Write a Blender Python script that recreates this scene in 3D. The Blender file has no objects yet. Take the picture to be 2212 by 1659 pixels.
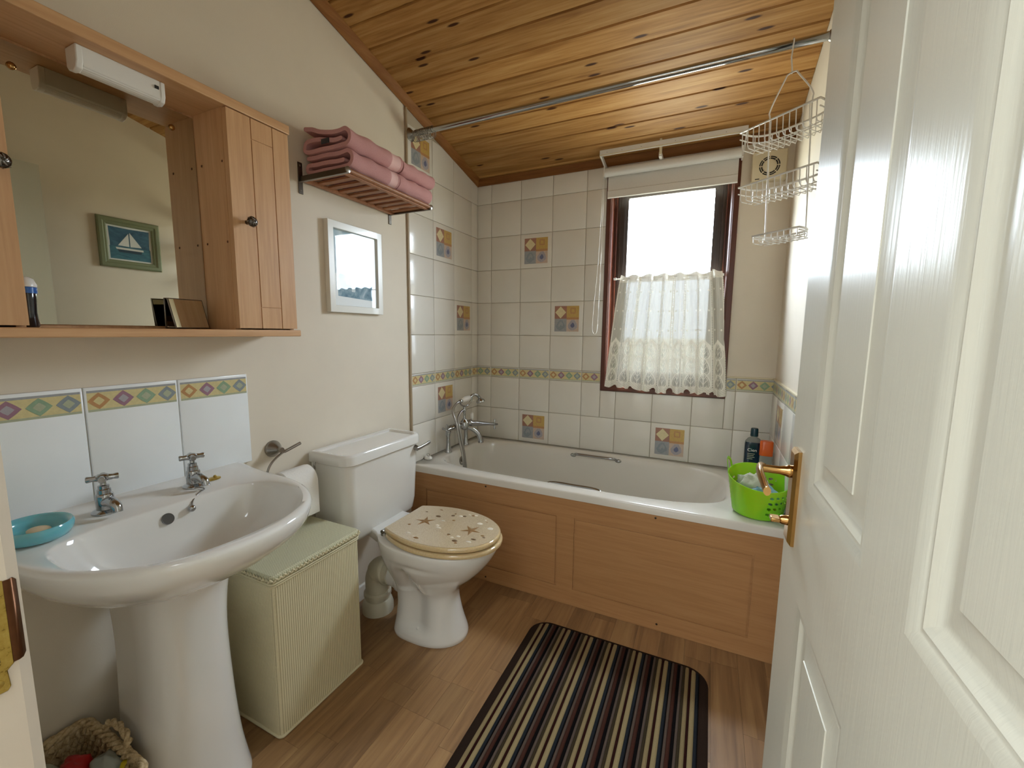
import bpy, bmesh, math, random
from mathutils import Vector, Matrix
PI = math.pi
rnd = random.Random(7)
SC = bpy.context.scene
COL = SC.collection

# ------------------------------------------------------------------ camera, world, lights, exposure
F_PX = 908.73
cam_d = bpy.data.cameras.new('camera'); cam_d.sensor_width = 36; cam_d.lens = F_PX * 36 / 2212
cam_d.clip_start = 0.01
cam = bpy.data.objects.new('camera', cam_d); COL.objects.link(cam)
yaw, pit, rol = -0.4374, -0.1223, 0.0104
CAM = Vector((1.3717, -2.3955, 1.2103))
_f = Vector((math.sin(yaw) * math.cos(pit), math.cos(yaw) * math.cos(pit), math.sin(pit)))
_r = Vector((math.cos(yaw), -math.sin(yaw), 0)); _u = _r.cross(_f)
_r2 = math.cos(rol) * _r + math.sin(rol) * _u; _u2 = -math.sin(rol) * _r + math.cos(rol) * _u
M = Matrix((_r2, _u2, -_f)).transposed().to_4x4(); M.translation = CAM
cam.matrix_world = M
SC.camera = cam

world = bpy.data.worlds.new('overcast_sky'); SC.world = world; world.use_nodes = True
bg = world.node_tree.nodes['Background']
bg.inputs[1].default_value = 1.0
# standard overcast sky: three times brighter overhead than at the horizon, above a dull green-grey ground
_wt = world.node_tree; _tc = _wt.nodes.new('ShaderNodeTexCoord'); _sx = _wt.nodes.new('ShaderNodeSeparateXYZ')
_wt.links.new(_tc.outputs['Generated'], _sx.inputs[0])
def _wm(op, a, b):
    n = _wt.nodes.new('ShaderNodeMath'); n.operation = op
    for i, v in enumerate((a, b)):
        if isinstance(v, float): n.inputs[i].default_value = v
        else: _wt.links.new(v, n.inputs[i])
    return n.outputs[0]
SKY_ZENITH, GROUND = 64.0, 13.0
_sky = _wm('MULTIPLY', _wm('ADD', _wm('MULTIPLY', _wm('MAXIMUM', _sx.outputs[2], 0.0), 2.0), 1.0), SKY_ZENITH / 3)
_mx = _wt.nodes.new('ShaderNodeMix'); _mx.data_type = 'RGBA'
_wt.links.new(_wm('GREATER_THAN', _sx.outputs[2], -0.01), _mx.inputs[0])
_mx.inputs[6].default_value = (0.95 * GROUND, 1.0 * GROUND, 0.85 * GROUND, 1)
_cb = _wt.nodes.new('ShaderNodeVectorMath'); _cb.operation = 'SCALE'; _cb.inputs[0].default_value = (0.77, 0.89, 1.0)
_wt.links.new(_sky, _cb.inputs['Scale']); _wt.links.new(_cb.outputs[0], _mx.inputs[7]); _wt.links.new(_mx.outputs[2], bg.inputs[0])

def area(name, loc, rot, sx, sy, power, color=(1, 1, 1), portal=False):
    l = bpy.data.lights.new(name, 'AREA'); l.shape = 'RECTANGLE'; l.size = sx; l.size_y = sy
    l.energy = power; l.color = color
    if portal: l.cycles.is_portal = True
    o = bpy.data.objects.new(name, l); COL.objects.link(o); o.location = loc; o.rotation_euler = rot
    return o
area('window_portal', (1.136, 0.16, 1.45), (-PI / 2, 0, 0), 0.62, 1.16, 1, portal=True)
# fill light added behind the camera, a broad panel under the hall ceiling
area('hall_fill_light', (0.45, -3.35, 2.43), (0, 0, 0), 1.8, 1.7, 58.0, (0.86, 0.94, 1.0))

SC.view_settings.view_transform = 'Standard'; SC.view_settings.look = 'None'
SC.view_settings.gamma = 1; SC.view_settings.use_curve_mapping = False
SC.view_settings.exposure = 0.5
SC.cycles.max_bounces = 10; SC.cycles.diffuse_bounces = 6; SC.cycles.transparent_max_bounces = 12
SC.cycles.use_denoising = True
SC.cycles.sample_clamp_indirect = 6

# ------------------------------------------------------------------ materials
def lin(h):
    if isinstance(h, (tuple, list)): return tuple(h[:3])
    h = h.lstrip('#'); v = [int(h[i:i + 2], 16) / 255 for i in (0, 2, 4)]
    return tuple(c / 12.92 if c <= .04045 else ((c + .055) / 1.055) ** 2.4 for c in v)
MATS = {}
class NT:
    def __init__(s, name):
        s.m = bpy.data.materials.new(name); s.m.use_nodes = True; s.t = s.m.node_tree; s.n = s.t.nodes
        s.b = s.n['Principled BSDF']; MATS[name] = s.m
    def add(s, typ, ins=None, **kw):
        nd = s.n.new(typ)
        for k, v in kw.items(): setattr(nd, k, v)
        for k, v in (ins or {}).items(): s.put(nd, k, v)
        return nd
    def put(s, nd, k, v):
        sock = nd.inputs[k]
        if isinstance(v, bpy.types.NodeSocket): s.t.links.new(v, sock)
        elif isinstance(v, (tuple, list)) and sock.type == 'RGBA': sock.default_value = (*v[:3], 1)
        else: sock.default_value = v
    def math(s, op, a, b=None, c=None):
        nd = s.n.new('ShaderNodeMath'); nd.operation = op
        for i, v in enumerate((a, b, c)):
            if v is not None: s.put(nd, i, v)
        return nd.outputs[0]
    def mix(s, f, a, b):
        nd = s.n.new('ShaderNodeMix'); nd.data_type = 'RGBA'
        s.put(nd, 0, f); s.put(nd, 6, a); s.put(nd, 7, b); return nd.outputs[2]
    def ramp(s, f, stops):
        nd = s.n.new('ShaderNodeValToRGB'); s.put(nd, 0, f); e = nd.color_ramp.elements
        while len(e) < len(stops): e.new(.5)
        for i, (p, c) in enumerate(stops): e[i].position = p; e[i].color = (*lin(c), 1)
        return nd.outputs[0]
    def coords(s, scale=(1, 1, 1), rand=False, rot=(0, 0, 0)):
        tc = s.n.new('ShaderNodeTexCoord'); v = tc.outputs['Object']
        if rand:
            oi = s.n.new('ShaderNodeObjectInfo')
            cm = s.add('ShaderNodeCombineXYZ', {0: s.math('MULTIPLY', oi.outputs['Random'], 37.0), 1: s.math('MULTIPLY', oi.outputs['Random'], 71.0), 2: s.math('MULTIPLY', oi.outputs['Random'], 13.0)})
            v = s.add('ShaderNodeVectorMath', {0: v, 1: cm.outputs[0]}, operation='ADD').outputs[0]
        mp = s.add('ShaderNodeMapping', {'Vector': v, 'Scale': scale, 'Rotation': rot})
        return mp.outputs[0]
    def noise(s, v, sc, det=3, rough=.5, dist=0):
        return s.add('ShaderNodeTexNoise', {'Vector': v, 'Scale': sc, 'Detail': det, 'Roughness': rough, 'Distortion': dist}).outputs[0]
    def bump(s, h, st, d=.001):
        nd = s.add('ShaderNodeBump', {'Height': h, 'Strength': st, 'Distance': d}); s.put(s.b, 'Normal', nd.outputs[0])
    def rgb(s, c, rough=.5, metal=0, coat=0, spec=.5):
        s.put(s.b, 'Base Color', c if isinstance(c, bpy.types.NodeSocket) else lin(c)); s.put(s.b, 'Roughness', rough)
        s.put(s.b, 'Metallic', metal); s.put(s.b, 'Coat Weight', coat); s.put(s.b, 'Specular IOR Level', spec)
        s.b.inputs['Coat Roughness'].default_value = .05
def simple(name, c, rough=.5, metal=0, coat=0, bump=None, spec=.5):
    t = NT(name)
    if bump or metal == 0:
        v = t.coords(); n = t.noise(v, 6, 4)
        c1 = lin(c); col = t.mix(n, tuple(x * .93 for x in c1), tuple(min(1, x * 1.05) for x in c1))
        t.rgb(col, rough, metal, coat, spec)
        if bump: t.bump(t.noise(v, bump[0], 3), bump[1], .002)
    else: t.rgb(c, rough, metal, coat, spec)
    return t.m
def wood(name, cols, grain=(1, 60, 60), rough=.45, coat=0, knots=None, vary=.15, bump=.1, rand=True, spec=.5):
    """cols: dark, mid, light; grain: axis scales, the long axis the smallest"""
    t = NT(name); v = t.coords(grain, rand)
    n1 = t.noise(v, 1.0, 5, .6, .6); v2 = t.coords(tuple(g * 3.1 for g in grain), rand); n2 = t.noise(v2, 1.0, 3)
    f = t.math('ADD', t.math('MULTIPLY', n1, .75), t.math('MULTIPLY', n2, .25))
    col = t.ramp(f, [(.3, cols[0]), (.5, cols[1]), (.7, cols[2])])
    if knots:
        ks, kc, kr = knots
        vk = t.coords(ks, rand)
        vo = t.add('ShaderNodeTexVoronoi', {'Vector': vk, 'Scale': 1.0, 'Randomness': 1.0}, voronoi_dimensions='2D')
        kf = t.ramp(vo.outputs['Distance'], [(0, '#ffffff'), (kr * .6, '#ffffff'), (kr, '#303030'), (kr * 3.2, '#000000')])
        col = t.mix(kf, col, lin(kc))
    if rand:
        oi = t.n.new('ShaderNodeObjectInfo')
        k = t.math('ADD', t.math('MULTIPLY', oi.outputs['Random'], vary * 2), 1 - vary)
        hs = t.add('ShaderNodeHueSaturation', {'Color': col, 'Value': k}); col = hs.outputs[0]
    t.rgb(col, rough, 0, coat, spec); t.bump(f, bump, .0006)
    return t.m

simple('wall_paint', '#dfd5c4', .75, bump=(420, .12))
simple('wall_paint_front', '#dfd5c4', .75, bump=(420, .12))
simple('hall_paint', '#dfdfdc', .8)
simple('grout', '#b9ae9a', .8)
simple('grout_light', '#cfc8ba', .8)
t = NT('tile_glaze'); v = t.coords((1, 1, 1), True)
t.rgb(t.mix(t.noise(v, 5, 2), lin('#dcd8ce'), lin('#e6e2d9')), .18, 0, 0); t.bump(t.noise(v, 14, 2), .12, .002)
simple('tile_glaze_white', '#f0f4f6', .12)
for nm, c in dict(print_yellow='#d4c692', print_orange='#b98a5c', print_amber='#c6a45c', print_red='#a47764', print_plum='#9a7484', print_green='#8fa98c', print_blue='#8a9498', print_greyblue='#9d9fa2', print_pale='#ddd0a4', print_rose='#c9b4a2', print_lilac='#aaa4aa', print_sage='#adb298', print_deepblue='#6c7290').items():
    t = NT(nm); v = t.coords(); n = t.noise(v, 120, 4, .7); a = lin(c)
    t.rgb(t.mix(n, tuple(x * .8 for x in a), tuple(min(1, x * 1.15) for x in a)), .3)
wood('pine_board', ['#825628', '#ab7d46', '#c09760'], (2.2, 42, 42), .5, knots=((2.1, 9.5, 1), '#43220c', .066), vary=.13, spec=.22)
wood('pine_trim', ['#6a3e1a', '#7c4e24', '#8c5c30'], (3, 40, 40), .55, vary=.05, spec=.2)
wood('pine_trim_y', ['#7a4c22', '#8c5c2e', '#9c6c3a'], (40, 3, 40), .55, vary=.05, spec=.2)
wood('beech', ['#bd9066', '#cb9f73', '#d5ab80'], (60, 60, 3), .42, vary=.03, bump=.05)
wood('beech_y', ['#bd9066', '#cb9f73', '#d5ab80'], (60, 3, 60), .42, vary=.03, bump=.05)
wood('bath_panel_wood', ['#a37449', '#ae8053', '#b6895c'], (3, 60, 60), .42, vary=.02, bump=.04)
wood('slat_wood', ['#8a5a3a', '#a06c48', '#b07c56'], (4, 50, 50), .5)
wood('floor_plank_wood', ['#6e5034', '#906d48', '#a58358'], (26, 1.6, 26), .42, vary=.13, bump=.05)
wood('mahogany', ['#48200f', '#522615', '#5c2c19'], (30, 30, 3), .3, vary=.04, bump=.04)
simple('window_plastic', '#3a3230', .35)
simple('sash_wood', '#382a24', .35)
simple('frame_green', '#7d8565', .5, bump=(60, .3))
t = NT('ceramic_white'); t.rgb('#e3e2de', .08, 0, .6)
t = NT('bath_acrylic'); t.rgb('#dbd6cc', .14, 0, .5)
t = NT('ceramic_dark'); t.rgb('#4a4742', .5)
simple('chrome', '#b2b4b6', .07, 1); simple('chrome_brushed', '#9a9690', .28, 1); simple('steel_dark', '#6a645c', .35, 1)
t = NT('brass'); v = t.coords(); n = t.noise(v, 14, 3); t.rgb(t.mix(n, lin('#c8a468'), lin('#a67a48')), .16, 1)
t = NT('brass_aged'); v = t.coords(); n = t.noise(v, 120, 4, .7); t.rgb(t.ramp(n, [(.3, '#54401f'), (.42, '#b59a4f'), (.8, '#c9b064')]), .38, 1)
t = NT('brass_dark'); v = t.coords(); n = t.noise(v, 60, 4); t.rgb(t.mix(n, lin('#4c2c16'), lin('#6d4426')), .35, .7)
simple('white_plastic', '#e4e2dc', .3); simple('cream_plastic', '#ddd2b4', .4); simple('dark_slot', '#15130f', .6)
simple('edge_strip', '#a8957a', .5)
simple('white_wire', '#e6e3dc', .3, coat=.3)
simple('pan_pipe', '#cfc9b4', .45)
t = NT('mirror_glass'); t.rgb('#cfcbba', .01, 1)
t = NT('blind_fabric'); v = t.coords(); t.rgb(t.mix(t.noise(v, 500, 2), lin('#cfccc6'), lin('#dedbd4')), .8)
simple('knob_metal', '#5c5650', .22, 1); simple('hole_brown', '#5a3418', .7)
t = NT('terry_pink'); v = t.coords(); n = t.noise(v, 380, 4, .7)
t.rgb(t.mix(n, lin('#c48f8f'), lin('#e2b0af')), .95, spec=.1); t.bump(n, .8, .004)
t = NT('terry_band'); v = t.coords(); n = t.noise(v, 500, 2); t.rgb(t.mix(n, lin('#dab0ae'), lin('#e6c0bd')), .7, spec=.2); t.bump(n, .25, .002)
simple('towel_label', '#2c2a30', .6)
# woven hamper: vertical cords crossed by a fine weft
t = NT('woven_loom'); v = t.coords(); sp = t.add('ShaderNodeSeparateXYZ', {0: v})
a = t.math('SINE', t.math('MULTIPLY', sp.outputs[1], 2 * PI / .0072)); a2 = t.math('SINE', t.math('MULTIPLY', sp.outputs[0], 2 * PI / .0072))
b = t.math('SINE', t.math('MULTIPLY', sp.outputs[2], 2 * PI / .004))
h = t.math('ADD', t.math('MULTIPLY', t.math('MAXIMUM', a, a2), .8), t.math('MULTIPLY', b, .25))
t.rgb(t.ramp(t.math('ADD', t.math('MULTIPLY', h, .4), .5), [(.05, '#a59a78'), (.45, '#d8cfab'), (1, '#e4dcbb')]), .6); t.bump(h, .5, .0015)
t = NT('woven_lid'); v = t.coords(); sp = t.add('ShaderNodeSeparateXYZ', {0: v})
a = t.math('SINE', t.math('MULTIPLY', sp.outputs[1], 2 * PI / .0065)); b = t.math('SINE', t.math('MULTIPLY', sp.outputs[0], 2 * PI / .0065))
h = t.math('MULTIPLY', a, b)
t.rgb(t.ramp(t.math('ADD', t.math('MULTIPLY', h, .5), .5), [(.05, '#b3b294'), (.5, '#cfcdae'), (1, '#d9d6b9')]), .55); t.bump(h, .4, .0012)
simple('hamper_cord', '#d6cdab', .55)
t = NT('seagrass'); v = t.coords(); n = t.noise(v, 90, 4, .7); t.rgb(t.ramp(n, [(.3, '#8a7450'), (.5, '#c0a880'), (.75, '#dccaa4')]), .8); t.bump(n, .8, .004)
# resin toilet lid
t = NT('resin_lid'); v = t.coords(); n = t.noise(v, 260, 4, .8); n2 = t.noise(v, 9, 2)
c = t.ramp(n, [(.36, '#8e7f68'), (.44, '#bda98a'), (.6, '#cdbb9d'), (.75, '#e2d6bf')])
t.rgb(t.mix(n2, c, lin('#c9b698')), .1, 0, 1)
t = NT('resin_edge'); v = t.coords(); n = t.noise(v, 160, 3); t.rgb(t.mix(n, lin('#c4a87a'), lin('#dcc79c')), .12, 0, 1)
t.b.inputs['Subsurface Weight'].default_value = .25; t.b.inputs['Subsurface Radius'].default_value = (.01, .006, .003); t.b.inputs['Subsurface Scale'].default_value = .4
simple('starfish_tan', '#8e6a3e', .5); simple('shell_white', '#e6dcc8', .35); simple('shell_brown', '#6e5436', .5)
simple('soap_dish_blue', '#6abcca', .15, coat=.5); MATS['soap_dish_blue'].node_tree.nodes['Principled BSDF'].inputs['Subsurface Weight'].default_value = .3
simple('soap_cream', '#dcc6a0', .4); simple('paper_white', '#e9e6e0', .9, bump=(200, .3))
simple('lime_plastic', '#7fc81e', .32); MATS['lime_plastic'].node_tree.nodes['Principled BSDF'].inputs['Subsurface Weight'].default_value = .2
simple('cloth_grey', '#b9bba6', .9, bump=(150, .5)); simple('net_blue', '#6f97a2', .6, bump=(90, 1))
simple('bottle_navy', '#08283c', .2, coat=.4); simple('bottle_blue', '#1f5fae', .25, coat=.3); simple('bottle_black', '#14151c', .15, coat=.6)
simple('bottle_teal', '#06323c', .25); simple('orange_plastic', '#d9601c', .3); simple('label_white', '#e8ecec', .5); simple('label_cyan', '#3d93cc', .4)
t = NT('clear_plastic'); t.rgb('#b8bcb6', .15); t.b.inputs['Transmission Weight'].default_value = .55; t.b.inputs['IOR'].default_value = 1.2
simple('red_plastic', '#a01414', .4); simple('yellow_plastic', '#c8b41e', .35); simple('deep_blue', '#14206a', .4); simple('grey_film', '#8f938c', .25)
t = NT('clear_glass')
tr = t.n.new('ShaderNodeBsdfTransparent'); gl = t.n.new('ShaderNodeBsdfGlossy'); gl.inputs['Roughness'].default_value = .0
lw = t.n.new('ShaderNodeLayerWeight'); fa = t.math('POWER', lw.outputs['Facing'], 4.0)
fr = t.math('ADD', t.math('MULTIPLY', fa, .9), .014); mx = t.add('ShaderNodeMixShader', {0: fr, 1: tr.outputs[0], 2: gl.outputs[0]})
t.t.links.new(mx.outputs[0], t.n['Material Output'].inputs[0])
# door: satin white gloss with a moulded grain
t = NT('door_paint'); v = t.coords((1, 70, 2.5)); n = t.noise(v, 2.4, 3, .6, .5)
t.rgb('#c6c3b4', .30, 0, 0, .12); t.bump(n, .22, .0016)
t = NT('gloss_paint'); v = t.coords(); t.rgb('#dcdad0', .25, 0, .2); t.bump(t.noise(v, 25, 2), .1, .001)
simple('jamb_paint', '#d0c4b2', .4); simple('skirting_paint', '#d8d4c8', .3)
for i, c in enumerate(['#2e2119', '#94825e', '#2f120d', '#9e8c66', '#25292e', '#5f5046', '#472a21', '#0d0909', '#605248', '#3e3424']):
    t = NT('rug_yarn_%d' % i); v = t.coords(); n = t.noise(v, 700, 3, .7); a = lin(c)
    t.rgb(t.mix(n, tuple(x * .6 for x in a), tuple(min(1, x * 1.3) for x in a)), .95, spec=.1); t.bump(n, .8, .003)
# pictures
t = NT('watercolour'); v = t.coords(); n = t.noise(v, 9, 5, .6, 1.2); sp = t.add('ShaderNodeSeparateXYZ', {0: v})
c = t.ramp(n, [(.3, '#7f9fb2'), (.48, '#a9c2cf'), (.65, '#d3dfe3')]); t.rgb(c, .7)
t = NT('watercolour_dark'); v = t.coords(); n = t.noise(v, 16, 5, .6, 1.5); t.rgb(t.ramp(n, [(.3, '#4f7388'), (.5, '#7597a8'), (.7, '#b3c6cf')]), .7)
t = NT('sea_paint'); v = t.coords((1, 1, 3)); n = t.noise(v, 18, 4, .6, 1); t.rgb(t.ramp(n, [(.3, '#2c5d72'), (.7, '#4c8494')]), .6)
t = NT('sky_paint'); v = t.coords((1, 1, 2)); n = t.noise(v, 14, 4, .6, 1); t.rgb(t.ramp(n, [(.3, '#234a66'), (.7, '#4a7890')]), .6)
simple('sail_white', '#dfe2e0', .6); simple('hull_dark', '#2c4456', .6)
# lace: the open threads live in a vertex attribute
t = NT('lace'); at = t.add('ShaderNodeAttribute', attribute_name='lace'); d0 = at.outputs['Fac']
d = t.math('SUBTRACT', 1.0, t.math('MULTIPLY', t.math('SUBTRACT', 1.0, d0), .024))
tr = t.n.new('ShaderNodeBsdfTransparent'); df = t.add('ShaderNodeBsdfDiffuse', {'Color': t.ramp(d0, [(.1, '#96948a'), (.5, '#cfccc0'), (.8, '#e6e3d6'), (.98, '#f8f5ea')])}); tl = t.add('ShaderNodeBsdfTranslucent', {'Color': lin('#f4f2ea')})  # thin net coloured darker: the dark behind its gaps is put into the colour
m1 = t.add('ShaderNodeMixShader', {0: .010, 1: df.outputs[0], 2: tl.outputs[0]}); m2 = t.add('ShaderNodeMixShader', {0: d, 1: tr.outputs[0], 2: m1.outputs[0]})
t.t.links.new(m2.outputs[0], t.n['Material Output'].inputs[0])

# ------------------------------------------------------------------ geometry helpers
class MB:
    def __init__(s): s.v = []; s.f = []; s.m = []; s.mi = 0
    def add(s, vs, fs):
        o = len(s.v); s.v += [Vector(p) for p in vs]; s.f += [tuple(i + o for i in f) for f in fs]; s.m += [s.mi] * len(fs); return s
    def box(s, x0, x1, y0, y1, z0, z1):
        return s.add([(x0, y0, z0), (x1, y0, z0), (x1, y1, z0), (x0, y1, z0), (x0, y0, z1), (x1, y0, z1), (x1, y1, z1), (x0, y1, z1)],
                     [(0, 3, 2, 1), (4, 5, 6, 7), (0, 1, 5, 4), (1, 2, 6, 5), (2, 3, 7, 6), (3, 0, 4, 7)])
    def loft(s, rings, cap0=True, cap1=True, closed=True):
        n = len(rings[0]); vs = [p for r in rings for p in r]; fs = []
        for i in range(len(rings) - 1):
            for j in range(n if closed else n - 1):
                k = (j + 1) % n; fs.append((i * n + j, i * n + k, (i + 1) * n + k, (i + 1) * n + j))
        if cap0: fs.append(tuple(range(n - 1, -1, -1)))
        if cap1: fs.append(tuple(range((len(rings) - 1) * n, len(rings) * n)))
        return s.add(vs, fs)
    def tube(s, pts, r, n=10, caps=True, closed=False):
        pts = [Vector(p) for p in pts]; N = len(pts); rr = r if isinstance(r, (list, tuple)) else [r] * N
        rings = []; prev = None
        for i in range(N):
            if closed: tg = (pts[(i + 1) % N] - pts[i - 1]).normalized()
            else: tg = (pts[min(i + 1, N - 1)] - pts[max(i - 1, 0)]).normalized()
            if prev is None: a = tg.orthogonal().normalized()
            else:
                a = prev - tg * prev.dot(tg)
                a = tg.orthogonal().normalized() if a.length < 1e-6 else a.normalized()
            prev = a; b = tg.cross(a)
            rings.append([pts[i] + (a * math.cos(t) + b * math.sin(t)) * rr[i] for t in [2 * PI * k / n for k in range(n)]])
        if closed: rings.append(rings[0]); return s.loft(rings, False, False)
        return s.loft(rings, caps, caps)
    def cyl(s, a, b, r0, r1=None, n=20): return s.tube([a, b], [r0, r0 if r1 is None else r1], n)
    def lathe(s, prof, c, ax=(0, 0, 1), n=24, cap0=True, cap1=True):
        ax = Vector(ax).normalized(); a = ax.orthogonal().normalized(); b = ax.cross(a); c = Vector(c)
        return s.loft([[c + ax * h + (a * math.cos(t) + b * math.sin(t)) * max(r, 1e-5) for t in [2 * PI * k / n for k in range(n)]] for r, h in prof], cap0, cap1)
    def prism(s, poly, vec):
        p = [Vector(q) for q in poly]; v = Vector(vec)
        nrm = Vector((0, 0, 0))
        for i in range(len(p)): nrm += p[i].cross(p[(i + 1) % len(p)])
        if nrm.dot(v) < 0: p = p[::-1]
        return s.loft([p, [q + v for q in p]])
    def poly(s, pts): return s.add(pts, [tuple(range(len(pts)))])
    def sphere(s, c, r, n=14, sc=(1, 1, 1)):
        c = Vector(c); rings = []
        for i in range(n // 2 + 1):
            a = -PI / 2 + PI * i / (n // 2)
            rings.append([c + Vector((math.cos(a) * math.cos(t) * r * sc[0], math.cos(a) * math.sin(t) * r * sc[1], math.sin(a) * r * sc[2])) for t in [2 * PI * k / n for k in range(n)]])
        rings[0] = [p + Vector((0, 0, 0)) for p in rings[0]]
        return s.loft(rings, True, True)
    def xf(s, fn): s.v = [Vector(fn(p)) for p in s.v]; return s
def children_clean(bm):
    bmesh.ops.remove_doubles(bm, verts=bm.verts, dist=1e-6)
    bmesh.ops.dissolve_degenerate(bm, edges=bm.edges, dist=1e-7)
def obj(mb, name, mat, parent=None, label=None, smooth=None, bevel=None, seg=2, origin=None, subsurf=0, kind=None, clean=True):
    org = Vector(origin) if origin is not None else (parent['_o'] if parent is not None and '_o' in parent else Vector((0, 0, 0)))
    org = Vector(org)
    me = bpy.data.meshes.new(name)
    me.from_pydata([tuple(p - org) for p in mb.v], [], mb.f)
    mats = mat if isinstance(mat, (list, tuple)) else [mat]
    for m_ in mats: me.materials.append(MATS[m_])
    if len(mats) > 1: me.polygons.foreach_set('material_index', mb.m)
    if clean:
        bm = bmesh.new(); bm.from_mesh(me); children_clean(bm); bmesh.ops.recalc_face_normals(bm, faces=bm.faces); bm.to_mesh(me); bm.free()
    if smooth is not None:
        me.polygons.foreach_set('use_smooth', [True] * len(me.polygons))
        if smooth < 180: me.set_sharp_from_angle(angle=math.radians(smooth))
    o = bpy.data.objects.new(name, me); COL.objects.link(o)
    if parent is not None:
        o.parent = parent
        po = Vector(parent['_w']) if '_w' in parent else Vector((0, 0, 0))
        o.location = org - po; o['_w'] = tuple(org); o['_o'] = tuple(org)
    else:
        o.location = org; o['_w'] = tuple(org); o['_o'] = tuple(org)
    if bevel:
        b = o.modifiers.new('bevel', 'BEVEL'); b.width = bevel; b.segments = seg; b.limit_method = 'ANGLE'; b.angle_limit = math.radians(35)
        me.polygons.foreach_set('use_smooth', [True] * len(me.polygons)); b.harden_normals = False
        me.set_sharp_from_angle(angle=math.radians(80))
    if subsurf:
        m_ = o.modifiers.new('sub', 'SUBSURF'); m_.levels = subsurf; m_.render_levels = subsurf
    if label: o['label'] = label
    if kind: o['kind'] = kind
    return o
def thing(name, label, cat, loc, group=None):
    o = bpy.data.objects.new(name, None); o.empty_display_size = .05; COL.objects.link(o); o.location = loc
    o['label'] = label; o['category'] = cat; o['_o'] = tuple(loc); o['_w'] = tuple(loc)
    if group: o['group'] = group
    return o
def tag(o, label, cat, group=None):
    o['label'] = label; o['category'] = cat
    if group: o['group'] = group
    return o
def struct(mb, name, mat, **k): return obj(mb, name, mat, kind='structure', **k)
def shared(src, name, parent, loc):
    """another object on the same mesh, world position loc"""
    o = bpy.data.objects.new(name, src.data); COL.objects.link(o); o.parent = parent
    o.location = Vector(loc) - Vector(parent['_w']); o['_w'] = tuple(loc); o['_o'] = tuple(loc)
    for m_ in src.modifiers:
        n_ = o.modifiers.new(m_.name, m_.type)
        if m_.type == 'BEVEL': n_.width = m_.width; n_.segments = m_.segments; n_.limit_method = 'ANGLE'; n_.angle_limit = m_.angle_limit
    return o
def arc(c, r, a0, a1, n, u=(1, 0, 0), v=(0, 0, 1)):
    c, u, v = Vector(c), Vector(u), Vector(v)
    return [c + (u * math.cos(a) + v * math.sin(a)) * r for a in [a0 + (a1 - a0) * i / (n - 1) for i in range(n)]]
def bez(p, n=14):
    """Catmull-Rom through the points"""
    p = [Vector(q) for q in p]; out = []
    for i in range(len(p) - 1):
        a, b, c, d = p[max(i - 1, 0)], p[i], p[i + 1], p[min(i + 2, len(p) - 1)]
        for k in range(n):
            t = k / n; out.append(.5 * ((2 * b) + (c - a) * t + (2 * a - 5 * b + 4 * c - d) * t * t + (3 * b - a - 3 * c + d) * t ** 3))
    return out + [p[-1]]
def plane_fn(kind, c):
    """(u, v, h) -> world on a wall face; h is proud of the face"""
    if kind == 'x+': return lambda u, v, h: Vector((c + h, u, v))
    if kind == 'x-': return lambda u, v, h: Vector((c - h, u, v))
    if kind == 'y-': return lambda u, v, h: Vector((u, c - h, v))
    return lambda u, v, h: Vector((u, v, c + h))
def rings_rect(mb, pf, u0, u1, v0, v1, prof, fill=True):
    rs = []
    for ins, h in prof:
        rs.append([pf(u0 + ins, v0 + ins, h), pf(u1 - ins, v0 + ins, h), pf(u1 - ins, v1 - ins, h), pf(u0 + ins, v1 - ins, h)])
    return mb.loft(rs, False, fill)
def slab(mb, pf, u0, u1, v0, v1, h0, h1):
    return mb.loft([[pf(u0, v0, h0), pf(u1, v0, h0), pf(u1, v1, h0), pf(u0, v1, h0)], [pf(u0, v0, h1), pf(u1, v0, h1), pf(u1, v1, h1), pf(u0, v1, h1)]])
def cells(mb, pf, us, vs, depth):
    """stepped relief: every cell of the us x vs grid raised to depth(i, j)"""
    nu, nv = len(us) - 1, len(vs) - 1
    D = [[depth((us[i] + us[i + 1]) / 2, (vs[j] + vs[j + 1]) / 2) for j in range(nv)] for i in range(nu)]
    for i in range(nu):
        for j in range(nv):
            d = D[i][j]
            mb.add([pf(us[i], vs[j], d), pf(us[i + 1], vs[j], d), pf(us[i + 1], vs[j + 1], d), pf(us[i], vs[j + 1], d)], [(0, 1, 2, 3)])
            if i + 1 < nu and D[i + 1][j] != d: mb.add([pf(us[i + 1], vs[j], d), pf(us[i + 1], vs[j], D[i + 1][j]), pf(us[i + 1], vs[j + 1], D[i + 1][j]), pf(us[i + 1], vs[j + 1], d)], [(0, 1, 2, 3)])
            if j + 1 < nv and D[i][j + 1] != d: mb.add([pf(us[i], vs[j + 1], d), pf(us[i + 1], vs[j + 1], d), pf(us[i + 1], vs[j + 1], D[i][j + 1]), pf(us[i], vs[j + 1], D[i][j + 1])], [(0, 1, 2, 3)])
    return mb
def text_mb(s, size, pf, u, v, h, align='LEFT'):
    cu = bpy.data.curves.new('t', 'FONT'); cu.body = s; cu.size = size; cu.align_x = align; cu.resolution_u = 2
    o = bpy.data.objects.new('t', cu); COL.objects.link(o); dg = bpy.context.evaluated_depsgraph_get()
    me = bpy.data.meshes.new_from_object(o.evaluated_get(dg)); mb = MB()
    mb.add([pf(u + p.co.x, v + p.co.y, h) for p in me.vertices], [tuple(f.vertices) for f in me.polygons])
    bpy.data.objects.remove(o); bpy.data.curves.remove(cu); bpy.data.meshes.remove(me)
    return mb

# ================================================================== THE ROOM
W, D, H0, SL = 1.671, 2.25, 2.137, 0.2296      # width, depth, ceiling height at the window wall, its slope
def zc(y): return H0 - SL * y
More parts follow.
